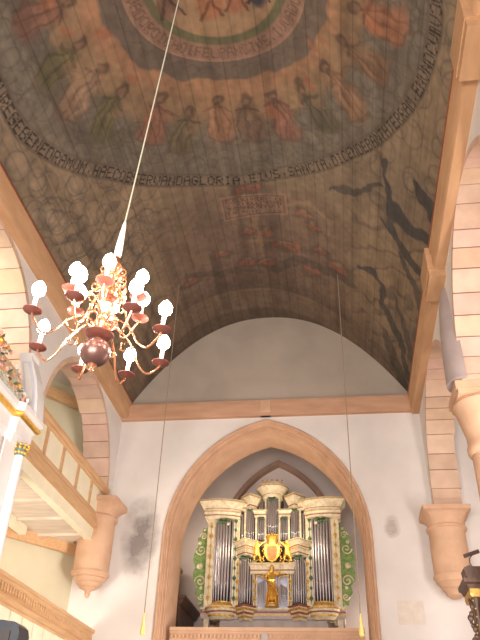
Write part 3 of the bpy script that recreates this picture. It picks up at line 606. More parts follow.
def plan_round(cx, hw, b, n=10): return [(cx - hw, 0.3)] + [(cx - hw * math.cos(PI * i / n), -b * math.sin(PI * i / n)) for i in range(n + 1)] + [(cx + hw, 0.3)]
def plan_v(cx, hw, b): return [(cx - hw, 0.3), (cx - hw, 0.0), (cx, -b), (cx + hw, 0.0), (cx + hw, 0.3)]
def plan_flat(cx, hw, b): return [(cx - hw, 0.3), (cx - hw, -b), (cx + hw, -b), (cx + hw, 0.3)]
def corn(path, z0, h, flare, name='cornice', base=-0.2):
    P = [(base, z0), (0.01, z0), (0.03, z0 + h * 0.10), (0.03, z0 + h * 0.28), (flare * 0.35, z0 + h * 0.40), (flare * 0.4, z0 + h * 0.5), (flare * 0.85, z0 + h * 0.78), (flare, z0 + h * 0.84), (flare, z0 + h), (base, z0 + h)]
    o = ob(MB().sweep(path, P), name, 'ivory')
    ob(MB().sweep(path, [(base, z0 + h * 0.29), (0.045, z0 + h * 0.29), (0.045, z0 + h * 0.39), (base, z0 + h * 0.39)]), 'stripe', 'red_marble', parent=o, label='dark red painted stripe doubling as a cornice shade line')  # painted stripe also puts a dark shade line into the cornice
    ob(MB().sweep(path, [(base, z0 + h * 0.85), (flare + 0.008, z0 + h * 0.85), (flare + 0.008, z0 + h * 0.92), (base, z0 + h * 0.92)]), 'gilt_edge', 'dull_gold', parent=o, label='gilded edge')
    for ch in o.children: ch.location = (0, 0, 0)
    return o
def leafy(cx, cy, z, s, sgn=1, name='carved_foliage', m='green_dark', parent=None):
    mb = MB()
    for k in range(7):
        a = k / 6 * PI; L = s * (0.8 + 0.3 * math.sin(k * 2.1)); dx, dz = math.cos(a) * L * sgn, -abs(math.sin(a)) * L * 0.8
        mb.prism([(0, 0), (dx * 0.5 - dz * 0.22, dz * 0.5 + dx * 0.22), (dx, dz), (dx * 0.5 + dz * 0.22, dz * 0.5 - dx * 0.22)], lambda a_, b_: (cx + a_, cy, z + b_), lambda a_, b_: (cx + a_, cy - 0.03, z + b_))
    return ob(mb, name, m, parent=parent)
def vine(cx, y, z0, z1, n):   # painted/gilded sprig on a pilaster
    mb = MB().box(cx - 0.008, y - 0.012, z0, cx + 0.008, y + 0.004, z1)
    for k in range(n):
        z = z0 + (z1 - z0) * (k + 0.5) / n; s = 0.045 if k % 2 else 0.06
        mb.prism([(0, -s * 1.6), (s, 0), (0, s * 1.6), (-s, 0)], lambda a_, b_: (cx + a_, y, z + b_), lambda a_, b_: (cx + a_, y - 0.022, z + b_))
        mb.ball((cx, y - 0.02, z), s * 0.55, 8, 5)
    return mb
for s in (-1, 1):
    # big side towers
    cx = 1.44 * s
    pl = ob(MB().box(1.72 * s if s > 0 else -1.96, -0.06, 4.3, 1.96 if s > 0 else -1.72, 0.3, 6.82), 'pilaster', 'ivory')
    ob(vine(1.84 * s, -0.06, 4.4, 6.75, 8), 'carved_sprigs', 'dull_gold', parent=pl, label='gilded carved sprigs')
    p2 = ob(MB().box(min(1.03 * s, 1.17 * s), -0.06, 4.3, max(1.03 * s, 1.17 * s), 0.3, 6.95), 'pilaster', 'ivory')
    ob(vine(1.10 * s, -0.06, 4.4, 6.9, 9), 'carved_sprigs', 'green_dark', parent=p2, label='green and gold painted sprigs')
    hw = 0.285
    for j in range(7):
        t = (j - 3) / 3.0; x = cx + t * 0.245; y = -0.22 * math.sqrt(max(0, 1 - (t * 0.9) ** 2)) + 0.02
        h = 0.46 + 0.10 * (abs(t)); pipe(x, y, 4.42, 6.78, 0.038, h if s < 0 else h)
    pr = plan_round(cx, 0.31, 0.27)
    cp_ = [(2.0, 0.3), (2.0, -0.26), (1.72, -0.30), (1.44, -0.28), (1.16, -0.2), (1.0, -0.10), (1.0, 0.3)]
    cp_ = [(a * s, b) for a, b in cp_]; cp_ = cp_ if s < 0 else cp_[::-1]
    corn(cp_, 6.80, 0.20, 0.05); corn(cp_, 6.96, 0.36, 0.19)
    ob(MB().sweep(pr, [(-0.2, 4.3), (0.03, 4.3), (0.02, 4.36), (-0.02, 4.40), (-0.02, 4.44), (-0.2, 4.44)]), 'toe_board', 'dull_gold')
    bs = ob(MB().sweep([(q[0] * 1.0, q[1]) for q in plan_round(cx, 0.44, 0.30)], [(-0.3, 3.98), (-0.16, 3.98), (-0.10, 4.04), (-0.03, 4.13), (0.0, 4.2), (0.03, 4.3), (-0.3, 4.3)]), 'bulging_base', 'ivory')
    for k, (oo, zz_) in enumerate(((-0.075, 4.075), (-0.01, 4.165), (0.028, 4.262))):
        ob(MB().sweep(plan_round(cx, 0.44, 0.30), [(-0.3, zz_ - 0.02), (oo + 0.02, zz_ - 0.02), (oo + 0.02, zz_ + 0.018), (-0.3, zz_ + 0.018)]), 'gilt_band', 'dull_gold' if k != 1 else 'red_marble', parent=bs, label='gilded band' if k != 1 else 'dark red band')
    leafy(cx, -0.24, 6.74, 0.24, s); ob(MB().ball((cx + 0.14 * s * -1, -0.30, 6.60), 0.05, 10, 6, (1, 0.5, 1)), 'flower', 'ivory', True)
    # small narrow bay beside the tower
    b = MB().box(min(0.80 * s, 0.86 * s), -0.04, 6.11, max(0.80 * s, 0.86 * s), 0.3, 7.12).box(min(0.98 * s, 1.04 * s), -0.04, 6.11, max(0.98 * s, 1.04 * s), 0.3, 7.12)
    ob(b, 'pilaster', 'ivory'); pipe(0.92 * s, 0.04, 6.15, 7.0, 0.035, 0.2)
    corn(plan_flat(0.91 * s, 0.13, 0.05), 7.08, 0.2, 0.10)
    # lower pointed towers
    cx = 0.76 * s
    for xo in (-0.25, 0.25):
        pz = ob(MB().box(cx + xo - 0.035, -0.05, 4.3, cx + xo + 0.035, 0.3, 5.68), 'pilaster', 'ivory')
        ob(vine(cx + xo, -0.05, 4.4, 5.6, 5), 'carved_sprigs', 'dull_gold', parent=pz, label='gilded carved sprigs')
    for j in range(7):
        t = (j - 3) / 3.0; pipe(cx + t * 0.185, -0.22 * (1 - abs(t)) - 0.01, 4.40, 5.62, 0.030, 0.30 + 0.14 * abs(t))
    corn(plan_v(cx, 0.30, 0.32), 5.66, 0.24, 0.06, base=-0.12); corn(plan_v(cx, 0.30, 0.32), 5.86, 0.26, 0.14, base=-0.12)
    leafy(cx, -0.33, 5.64, 0.2, s)
    bs = ob(MB().sweep(plan_v(cx, 0.30, 0.32), [(-0.14, 3.96), (-0.12, 3.96), (-0.06, 4.05), (-0.02, 4.18), (0.02, 4.34), (-0.14, 4.34)]), 'pointed_base', 'ivory')
    for k, (oo, zz_) in enumerate(((-0.075, 4.04), (-0.03, 4.13), (0.0, 4.23), (0.022, 4.315))):
        ob(MB().sweep(plan_v(cx, 0.30, 0.32), [(-0.14, zz_ - 0.025), (oo + 0.022, zz_ - 0.025), (oo + 0.022, zz_ + 0.025), (-0.14, zz_ + 0.025)]), 'gilt_band', 'dull_gold' if k % 2 == 0 else 'red_marble', parent=bs, label='gilded band' if k % 2 == 0 else 'dark red band')
    # upper small towers
    cx = 0.67 * s
    for j in range(5):
        t = (j - 2) / 2.0; pipe(cx + t * 0.095, -0.12 * (1 - abs(t)) - 0.02, 6.14, 7.08, 0.026, 0.20 + 0.08 * abs(t))
    corn(plan_v(cx, 0.16, 0.16), 7.06, 0.46, 0.15, base=-0.10)
    ob(MB().ball((cx, -0.1, 7.56), 0.045).tube([(cx, -0.1, 7.5), (cx, -0.1, 7.56)], 0.03), 'knob', 'dull_gold', True)
    leafy(cx, -0.18, 7.06, 0.12, s)
    # flat fields beside the middle tower
    cx = 0.345 * s
    for xo in (-0.145, 0.145): ob(MB().box(cx + xo - 0.028, -0.05, 6.11, cx + xo + 0.028, 0.3, 6.9), 'pilaster', 'ivory')
    for j in range(4): pipe(cx - 0.083 + j * 0.055, 0.0, 6.2, 6.82, 0.024, 0.18)
    corn(plan_flat(cx, 0.17, 0.05), 6.87, 0.22, 0.09)
    leafy(cx, -0.06, 6.86, 0.11, s)
    # lower middle fields with painted blue-white backs
    cx = 0.33 * s
    ob(MB().box(cx - 0.17, 0.05, 4.3, cx + 0.17, 0.13, 5.2), 'back_panel', 'blue_white', label='pale blue back panel')
    for j in range(5): pipe(cx - 0.1 + j * 0.05, 0.01, 4.36, 4.95 - 0.03 * j * s * (1 if s > 0 else 1), 0.021, 0.28)
    ob(MB().box(cx + 0.14 * s - 0.03, -0.05, 4.3, cx + 0.14 * s + 0.03, 0.3, 5.2), 'pilaster', 'ivory')
    leafy(cx, -0.06, 5.2, 0.18, s, m='dull_gold')
    # green carved side wings
    z = lambda t: 4.35 + 2.25 * t
    outl = [(1.95, 4.35), (2.05, 4.42), (2.13, 4.4), (2.16, 4.6), (2.26, 4.72), (2.22, 4.9), (2.34, 5.05), (2.36, 5.3), (2.30, 5.45), (2.38, 5.65), (2.34, 5.95), (2.25, 6.05), (2.28, 6.3), (2.16, 6.42), (2.12, 6.62), (2.03, 6.6), (1.95, 6.72)]
    wing = ob(MB().prism_y([(a * s, b) for a, b in outl], 0.10, 0.17), 'side_wing', 'green', label='green carved and painted side wing')
    def scroll(c0, c1, r0, turns, dirn, wd=0.02):
        pts = [(c0 * s + math.cos(a * dirn) * r0 * (1 - a / (turns * 2 * PI)) * s, 0.085, c1 + math.sin(a * dirn) * r0 * (1 - a / (turns * 2 * PI))) for a in np.linspace(0, turns * 2 * PI * 0.9, 26)]
        return MB().tube(pts, wd, 6)
    for c0, c1, r0, dr in ((2.13, 5.05, 0.17, 1), (2.15, 5.95, 0.16, -1), (2.06, 4.62, 0.10, -1), (2.1, 6.35, 0.11, 1)):
        ob(scroll(c0, c1, r0, 1.6, dr), 'scroll', 'ivory', True, wing, 'ivory painted scroll')
    for c0, c1, r0 in ((2.17, 5.47, 0.085), (2.09, 4.86, 0.05), (2.20, 6.15, 0.055), (2.07, 6.55, 0.04)):
        mb = MB().ball((c0 * s, 0.07, c1), r0 * 0.45, 10, 6)
        for q in range(7): mb.ball((c0 * s + math.cos(q * 2 * PI / 7) * r0 * 0.62, 0.08, c1 + math.sin(q * 2 * PI / 7) * r0 * 0.62), r0 * 0.42, 8, 5, (1, 0.4, 1))
        ob(mb, 'rosette', 'ivory', True, wing, 'ivory rosette')
# central tower
for j in range(7):
    t = (j - 3) / 3.0; pipe(t * 0.165, -0.20 * math.sqrt(max(0, 1 - (t * 0.85) ** 2)), 6.30, 7.40, 0.026, 0.22 + 0.06 * abs(t))
for xo in (-0.21, 0.21): ob(MB().box(xo - 0.025, -0.06, 6.2, xo + 0.025, 0.3, 7.45), 'pilaster', 'ivory')
leafy(0, -0.24, 7.40, 0.17)
corn(plan_round(0, 0.27, 0.26), 7.42, 0.36, 0.22)
cr = ob(MB().sweep(plan_round(0, 0.30, 0.2), [(-0.18, 7.78), (0.02, 7.78), (-0.01, 7.84), (-0.06, 7.9), (0.0, 7.95), (-0.18, 7.95)]), 'crown', 'ivory')
mb = MB()
for t in (-0.3, -0.15, 0.0, 0.15, 0.3): mb.ball((t, -0.16 - 0.08 * (1 - abs(t) * 3), 7.97), 0.035)
ob(mb, 'crown_knobs', 'dull_gold', True, cr, 'gilded knobs')
# middle entablature
corn([(-0.60, 0.3), (-0.60, -0.08), (0.60, -0.08), (0.60, 0.3)], 5.2, 0.30, 0.08)
ob(MB().box(-0.14, 0.05, 4.3, 0.14, 0.13, 5.2), 'back_panel', 'blue_white', label='pale blue niche behind the statue')
corn([(-0.60, 0.3), (-0.60, 0.02), (0.60, 0.02), (0.60, 0.3)], 6.0, 0.14, 0.05)
# gilded coat of arms with crown
sh = [(0, 5.50), (0.12, 5.55), (0.20, 5.68), (0.22, 5.9), (0.18, 6.02), (-0.18, 6.02), (-0.22, 5.9), (-0.20, 5.68), (-0.12, 5.55)]
ca = ob(MB().prism_y(sh, -0.20, -0.10), 'coat_of_arms', 'gold', label='gilded coat of arms with a crown')
ob(MB().prism_y([(x * 0.7, 5.78 + (z_ - 5.78) * 0.75) for x, z_ in sh], -0.22, -0.2), 'shield_field', 'orange', parent=ca, label='red shield field')
mb = MB().lathe([(0.13, 6.02), (0.15, 6.08), (0.14, 6.12), (0.19, 6.24), (0.17, 6.3), (0.05, 6.34), (0.03, 6.38)], 0, -0.12, 16, 0, 1, 0.6)
for k in range(7): mb.ball((0.17 * math.cos(PI + PI * k / 6), -0.12 + 0.1 * math.sin(PI + PI * k / 6), 6.30), 0.025, 8, 5)
ob(mb, 'crown', 'gold', True, ca)
mb = MB()
for s in (-1, 1):
    for k in range(9):
        a = k * 0.75; mb.ball((s * (0.24 + 0.03 * math.sin(a * 2)), -0.15, 5.56 + k * 0.055), 0.032, 8, 5, (1, 0.6, 1))
ob(mb, 'mantling', 'gold', True, ca)
def figure(name, verts, edges, radii, m, scale, off, parent, label, sub=2):
    me = bpy.data.meshes.new(name); me.from_pydata([tuple(Vector(v) * scale + Vector(off)) for v in verts], edges, [])
    o = bpy.data.objects.new(name, me); COL.objects.link(o); md = o.modifiers.new('Skin', 'SKIN'); sv = me.skin_vertices[0].data
    for i, r_ in enumerate(radii): sv[i].radius = (r_ * scale, r_ * scale); sv[i].use_root = (i == 0)
    sd = o.modifiers.new('Sub', 'SUBSURF'); sd.levels = sub; sd.render_levels = sub
    me.materials.append(MT[m]); o.parent = parent
    if label: o['label'] = label
    return o
# two gilded lion-like supporters / cherubs beside the arms
for s in (-1, 1):
    V = [(0, 0, 0.16), (0, 0, 0.30), (0, -0.01, 0.42), (0, -0.02, 0.50), (0, -0.02, 0.56), (-0.10 * s, -0.02, 0.40), (-0.18 * s, -0.05, 0.46), (-0.24 * s, -0.06, 0.52), (0.09 * s, 0, 0.38), (0.15 * s, -0.03, 0.28), (0.12 * s, -0.06, 0.20), (-0.06, -0.02, 0.10), (-0.08, -0.08, 0.02), (-0.08, -0.06, -0.1), (0.07, -0.02, 0.08), (0.12, -0.06, -0.02), (0.10, -0.05, -0.12)]
    Ed = [(0, 1), (1, 2), (2, 3), (3, 4), (2, 5), (5, 6), (6, 7), (2, 8), (8, 9), (9, 10), (0, 11), (11, 12), (12, 13), (0, 14), (14, 15), (15, 16)]
    Rd = [0.09, 0.08, 0.08, 0.055, 0.075, 0.04, 0.035, 0.025, 0.04, 0.035, 0.028, 0.06, 0.045, 0.03, 0.06, 0.045, 0.03]
    figure('supporter', V, Ed, Rd, 'gold', 0.95, (0.44 * s, -0.12, 5.58 - 2.4 + 0.05), org, 'gilded winged cherub beside the coat of arms')
    wg = [(0, 0), (0.10, 0.10), (0.20, 0.12), (0.16, 0.02), (0.20, -0.06), (0.12, -0.08), (0.13, -0.16), (0.04, -0.12)]
    ob(MB().prism_y([(0.47 * s + a * s, 5.98 + b) for a, b in wg], -0.08, -0.05), 'cherub_wing', 'gold')
    ob(MB().tube([(0.30 * s, -0.1, 5.52), (0.38 * s, -0.12, 5.60), (0.48 * s, -0.12, 5.55), (0.52 * s, -0.1, 5.62), (0.46 * s, -0.12, 5.68)], 0.028, 8), 'carved_scroll', 'gold', True)
# gilded statue
V = [(0, 0, 0.52), (0, 0, 0.62), (0, -0.005, 0.74), (0, -0.01, 0.84), (0, -0.015, 0.885), (0, -0.02, 0.955), (-0.11, 0, 0.80), (-0.17, -0.03, 0.68), (-0.13, -0.10, 0.60), (-0.10, -0.13, 0.60), (0.11, 0, 0.81), (0.18, -0.04, 0.74), (0.22, -0.09, 0.84), (0.24, -0.10, 0.88), (0.0, 0.0, 0.36), (0.01, 0, 0.2), (0.01, 0, 0.04)]
Ed = [(0, 1), (1, 2), (2, 3), (3, 4), (4, 5), (2, 6), (6, 7), (7, 8), (8, 9), (2, 10), (10, 11), (11, 12), (12, 13), (0, 14), (14, 15), (15, 16)]
Rd = [0.10, 0.085, 0.10, 0.05, 0.035, 0.058, 0.05, 0.042, 0.032, 0.028, 0.05, 0.042, 0.03, 0.028, 0.115, 0.135, 0.155]
st = figure('statue', V, Ed, Rd, 'gold', 1.02, (0, -0.22, 4.36 - 2.4), org, 'gilded statue of a robed figure holding a staff')
sx = lambda *a: ob(*a)
mb = MB()
for k in range(9):
    a = k / 9 * 2 * PI; r0, r1 = 0.10, 0.165
    mb.tube([(r0 * math.cos(a), -0.22 + r0 * math.sin(a), 4.95), (0.125 * math.cos(a + 0.1), -0.22 + 0.125 * math.sin(a + 0.1), 4.7), (r1 * math.cos(a), -0.22 + r1 * math.sin(a), 4.38)], [0.012, 0.02, 0.026], 6)
o = ob(mb, 'robe_folds', 'gold', True); 
o2 = ob(MB().tube([(-0.15, -0.24, 5.0), (-0.02, -0.36, 4.86), (0.13, -0.26, 4.78), (0.16, -0.2, 4.6)], [0.03, 0.04, 0.035, 0.02], 8), 'cloak_fold', 'dull_gold', True)
ob(MB().tube([(0.22, -0.34, 4.36), (0.25, -0.34, 5.52)], 0.011, 6), 'staff', 'dull_gold', True)
ob(MB().ball((0, -0.19, 5.35), 0.068, 10, 7, (1, 1, 1.05)), 'hair', 'dull_gold', True)
ob(MB().lathe([(0.20, 4.28), (0.20, 4.33), (0.16, 4.35), (0.16, 4.39)], 0, -0.2, 12, 0, 1, 0.8), 'pedestal', 'dull_gold')

# ------------------------------------------------------------------ choir furniture seen beside the organ
t = empty('choir_cupboard', (-4.75, 20.5, E + 2.4)); tag(t, 'dark wooden panelled stall left of the organ behind the arch', 'stall')
MB().box(-0.75, -0.6, 0, 0.22, 1.5, 1.95).build('body', 'dark_wood', t)
MB().sweep([(-0.75, -0.62), (0.24, -0.62), (0.24, 1.6)], [(-0.1, 1.95), (0.0, 1.95), (0.05, 2.0), (0.10, 2.1), (0.14, 2.12), (0.14, 2.2), (-0.1, 2.2)]).build('cornice', 'dark_wood', t)
for k in range(3): MB().box(0.2, -0.45 + k * 0.66, 0.2, 0.235, 0.05 + k * 0.66, 1.8).build('panel', 'dark_wood', t)
t = empty('choir_gallery_front', (-5.0, 21, E + 5)); tag(t, 'warm brown wooden front between two small lamps left of the organ', 'gallery')
MB().box(-0.6, -0.3, -0.2, -0.05, 0.9, 0.75).build('panel', 'wood', t); MB().box(-0.6, -0.35, 0.75, 0.02, 0.95, 0.85).build('rail', 'wood', t)
for zz_, lb in ((6.38, 'small glowing wall lamp left of the organ, the upper one'), (5.34, 'small glowing wall lamp left of the organ, lower one just above the dark stall')):
    t = empty('wall_lamp', (-4.82, 20.35, E + zz_)); tag(t, lb, 'lamp', 'small lamps beside the organ')
    MB().ball((0, 0, 0), 0.06, 12, 8).build('bulb', 'lamp_glow', t, True)
    MB().tube([(-0.7, 0.1, -0.14), (-0.2, 0.05, -0.14), (0, 0, -0.12), (0, 0, -0.05)], 0.012, 6).build('bracket', 'dark', t, True)

# ------------------------------------------------------------------ chandelier
CX, CY, CZ = -1.67, 3.94, E + 2.59
ch = empty('chandelier', (CX, CY, CZ)); ch.rotation_euler = (0, 0.042, 0); tag(ch, 'large brass chandelier with glowing candle bulbs hanging in front of the vault', 'chandelier')
MB().ball((0, 0, 0), 0.112, 28, 18).build('ball', 'old_brass', ch, True)
MB().lathe([(0.004, -0.17), (0.016, -0.155), (0.012, -0.14), (0.02, -0.125), (0.035, -0.11), (0.03, -0.10)], 0, 0, 16).build('finial', 'brass', ch, True)
part(MB().lathe([(0.03, 0.115), (0.085, 0.13), (0.108, 0.15), (0.108, 0.158), (0.08, 0.165), (0.03, 0.17)], 0, 0, 28).build('disc', 'pan', ch, True), 'dark red-brown disc above the ball')
MB().lathe([(0.03, 0.10), (0.028, 0.17), (0.045, 0.20), (0.06, 0.23), (0.06, 0.26), (0.035, 0.29), (0.03, 0.33), (0.05, 0.37), (0.07, 0.41), (0.05, 0.46), (0.03, 0.49), (0.055, 0.52), (0.055, 0.55), (0.03, 0.6), (0.028, 0.68), (0.05, 0.73), (0.065, 0.78), (0.05, 0.83), (0.025, 0.87), (0.02, 0.93)], 0, 0, 24).build('shaft', 'brass', ch, True)
part(MB().lathe([(0.024, 0.90), (0.03, 0.93), (0.030, 1.0), (0.024, 1.12), (0.016, 1.24), (0.010, 1.28)], 0, 0, 14).build('cord_sleeve', 'candle', ch, True), 'pale sleeve at the top')
part(MB().lathe([(0.03, 0.475), (0.06, 0.48), (0.072, 0.49), (0.06, 0.50)], 0, 0, 20).build('disc', 'pan', ch, True), 'small red-brown disc')
# openwork scrolls round the shaft
for k in range(10):
    a = 2 * PI * k / 10; mb = MB()
    for z0, rr, r0 in ((0.64, 0.085, 0.035), (0.74, 0.075, 0.028), (0.55, 0.105, 0.032)):
        pts = [((rr + r0 * math.cos(q)) * math.cos(a), (rr + r0 * math.cos(q)) * math.sin(a), z0 + r0 * 1.2 * math.sin(q)) for q in np.linspace(-2.6, 2.9, 14)]
        mb.tube(pts, 0.006, 6)
    mb.build('ornament', 'brass', ch, True)
def rz(pts, a): return [(r_ * math.cos(a), r_ * math.sin(a), z_) for r_, z_ in pts]
def catmull(P, n=6):
    out = []; Q = [P[0]] + P + [P[-1]]
    for i in range(1, len(Q) - 2):
        for k in range(n):
            t = k / n; out.append(tuple(0.5 * ((2 * Q[i][d]) + (-Q[i - 1][d] + Q[i + 1][d]) * t + (2 * Q[i - 1][d] - 5 * Q[i][d] + 4 * Q[i + 1][d] - Q[i + 2][d]) * t * t + (-Q[i - 1][d] + 3 * Q[i][d] - 3 * Q[i + 1][d] + Q[i + 2][d]) * t ** 3) for d in range(len(P[0]))))
    out.append(tuple(P[-1])); return out
def make_arm(Rr, zp, zh, drop, br):
    s_ = Rr / 0.52
    P = [(0.05, zh), (0.12 * s_, zh + 0.06), (0.20 * s_, zh + 0.02), (0.27 * s_, (zh + zp) / 2), (0.34 * s_, zp - drop), (0.42 * s_, zp - drop - 0.05), (0.49 * s_, zp - drop * 0.8), (0.52 * s_, zp - 0.005)]
    arm = MB().tube([(p[0], 0, p[1]) for p in catmull(P, 5)], 0.0085, 7)
    arm.tube([(p[0], 0, p[1]) for p in catmull([(0.27 * s_, (zh + zp) / 2), (0.24 * s_, (zh + zp) / 2 - 0.05), (0.19 * s_, (zh + zp) / 2 - 0.05), (0.18 * s_, (zh + zp) / 2), (0.21 * s_, (zh + zp) / 2 + 0.01)], 4)], 0.006, 6)
    arm.ball((0.265 * s_, 0, (zh + zp) / 2), 0.016, 8, 6)
    a = arm.build('arm', 'brass', None, True)
    x = Rr
    p_ = part(MB().lathe([(0.012, -0.012), (0.045, 0.0), (0.066, 0.012), (0.068, 0.018), (0.045, 0.010), (0.014, 0.006)], x, 0, 22, zp).build('drip_pan', 'pan', a, True), 'dark red-brown drip pan')
    c_ = part(MB().lathe([(0.017, 0.0), (0.019, 0.02), (0.016, 0.03), (0.0155, 0.135), (0.012, 0.14)], x, 0, 12, zp).build('candle', 'candle', a, True), 'white candle sleeve')
    b_ = part(MB().lathe([(0.013, 0.137), (0.026, 0.150), (br * 0.9, 0.168), (br, 0.19), (br * 0.92, 0.218), (br * 0.6, 0.248), (0.004, 0.275)], x, 0, 12, zp).build('bulb', 'bulb', a, True), 'glowing flame-shaped bulb')
    return a
A1 = make_arm(0.52, 0.10, 0.20, 0.07, 0.05)
first = True
for dg in (-12, 41, 82, 124, 169, 226, 270, 314):
    a = A1 if first else copy_tree(A1)
    first = False; a.parent = ch; a.rotation_euler = (0, 0, math.radians(dg))
A2 = make_arm(0.29, 0.42, 0.50, 0.06, 0.05); first = True
for dg in (222, 285, 343, 42, 102, 162):
    a = A2 if first else copy_tree(A2)
    first = False; a.parent = ch; a.rotation_euler = (0, 0, math.radians(dg))
rinv = Matrix.Rotation(-0.042, 3, 'Y')
part(MB().tube([rinv @ Vector(p) for p in ((0.052, 0, 1.25), (0.20, 0, 4.2), (0.48, 0.02, 10.2))], [0.007, 0.007, 0.007], 10).build('cord', 'cord', ch), 'pale cord up to the vault')

# ------------------------------------------------------------------ bell ropes with tassels
for x, lb in ((-4.18, 'thin brown hanging rope left of the organ arch'), (0.39, 'thin brown hanging rope in front of the right side of the organ arch')):
    t = empty('hanging_rope', (x, 15.0, E + 2.7)); tag(t, lb, 'rope', 'two thin ropes hanging before the end wall')
    ztop = E + 9.8 + VH * (1 - abs((x - XC) / VA) ** 2.2)
    MB().tube([(0, 0, 0.2), (0, 0, 4), (0, 0, ztop - E - 2.7 + 0.05)], 0.011, 8).build('rope', 'rope', t, True)
    part(MB().lathe([(0.012, 0.42), (0.02, 0.36), (0.03, 0.3), (0.022, 0.26), (0.05, 0.1), (0.055, 0.0), (0.03, -0.02)], 0, 0, 12).build('tassel', 'yellow', t, True), 'yellow tassel')

# ------------------------------------------------------------------ white and gold loge at the left
LX = -4.0
lg = empty('box_pew', (LX, 7.0, 0)); tag(lg, 'tall white and gold baroque box pew with glazed front at the left edge', 'pew')
def lb_(mb, name, m, smooth=False, label=None, parent=None):
    mb.v = [(x - LX, y - 7.0, z) for x, y, z in mb.v]; o = mb.build(name, m, parent or lg, smooth)
    if label: o['label'] = label
    return o
yb = 7.78
lb_(MB().box(LX - 1.6, 4.0, 0, LX - 0.12, yb - 0.16, E + 3.55), 'body', 'white_paint')
pth = [(LX - 0.1, 4.0), (LX - 0.1, 7.30), (LX - 0.02, 7.36), (LX - 0.02, yb), (LX - 1.6, yb)]
pth = pth
ent = [(-0.25, E + 3.55), (0.0, E + 3.55), (0.01, E + 3.66), (0.04, E + 3.68), (0.04, E + 3.84), (0.07, E + 3.87), (-0.25, E + 3.87)]
rp = pth
lb_(MB().sweep(rp, ent), 'entablature', 'white_paint')
lb_(MB().sweep(rp, [(-0.2, E + 3.87), (0.06, E + 3.87), (0.10, E + 3.89), (0.115, E + 3.92), (0.10, E + 3.95), (-0.2, E + 3.95)]), 'gilt_moulding', 'gold', label='shining gilded moulding')
lb_(MB().sweep(rp, [(-0.2, E + 3.95), (0.09, E + 3.95), (0.13, E + 4.0), (0.13, E + 4.06), (-0.2, E + 4.06)]), 'top_moulding', 'white_paint')
# slender corner column
lb_(MB().lathe([(0.075, 0.0), (0.075, E + 0.6), (0.065, E + 3.46)], LX + 0.0, 7.62, 18), 'column', 'white_paint', True)
mb = MB().lathe([(0.066, E + 3.46), (0.072, E + 3.48), (0.07, E + 3.51), (0.08, E + 3.56), (0.085, E + 3.6)], LX + 0.0, 7.62, 14)
cp = lb_(mb, 'capital', 'teal', True, 'blue-green capital')
mb = MB()
for k in range(10):
    a = 2 * PI * k / 10
    for z_, r_ in ((E + 3.5, 0.072), (E + 3.56, 0.09), (E + 3.6, 0.10)): mb.ball((LX + r_ * math.cos(a + z_), 7.62 + r_ * math.sin(a + z_), z_), 0.022, 8, 5)
lb_(mb, 'gilt_leaves', 'gold', True, 'gilded leaves', cp)
# glazed front: frame and dark panes
lb_(MB().box(LX - 0.13, 7.26, 0, LX - 0.04, 7.60, E + 3.56), 'frame_post', 'white_paint')
lb_(MB().box(LX - 0.11, 7.20, 1.2, LX - 0.06, 7.26, E + 3.56).box(LX - 0.11, 5.4, E + 3.42, LX - 0.085, 7.22, E + 3.46), 'window_frame', 'grey_paint')
lb_(MB().box(LX - 0.125, 5.4, 1.2, LX - 0.085, 7.20, E + 3.44), 'window_pane', 'glass_dark')
# sweeping volute at the corner
vp = [(0.12, 4.03), (0.10, 4.16), (0.07, 4.35), (0.0, 4.62), (-0.10, 4.86), (-0.14, 4.96), (-0.13, 5.03), (-0.33, 5.06), (-0.34, 4.98), (-0.30, 4.90), (-0.22, 4.62), (-0.16, 4.35), (-0.10, 4.03)]
vo = lb_(MB().prism_y([(LX + 0.0 + a, E + b) for a, b in vp], 7.60, 7.84), 'volute', 'white_paint', label='white curved volute')
ip = [(0.07, 4.10), (0.03, 4.35), (-0.04, 4.62), (-0.14, 4.88), (-0.26, 4.89), (-0.19, 4.62), (-0.12, 4.35), (-0.06, 4.10)]
lb_(MB().prism_y([(LX + a, E + b) for a, b in ip], 7.585, 7.61), 'volute_inset', 'grey_white', label='pale grey inset', parent=vo)
ip2 = [(0.035, 4.12), (0.0, 4.35), (-0.07, 4.62), (-0.165, 4.85), (-0.23, 4.86), (-0.16, 4.62), (-0.085, 4.35), (-0.02, 4.12)]
lb_(MB().prism_y([(LX + a, E + b) for a, b in ip2], 7.575, 7.59), 'volute_field', 'white_paint', label='white raised field', parent=vo)
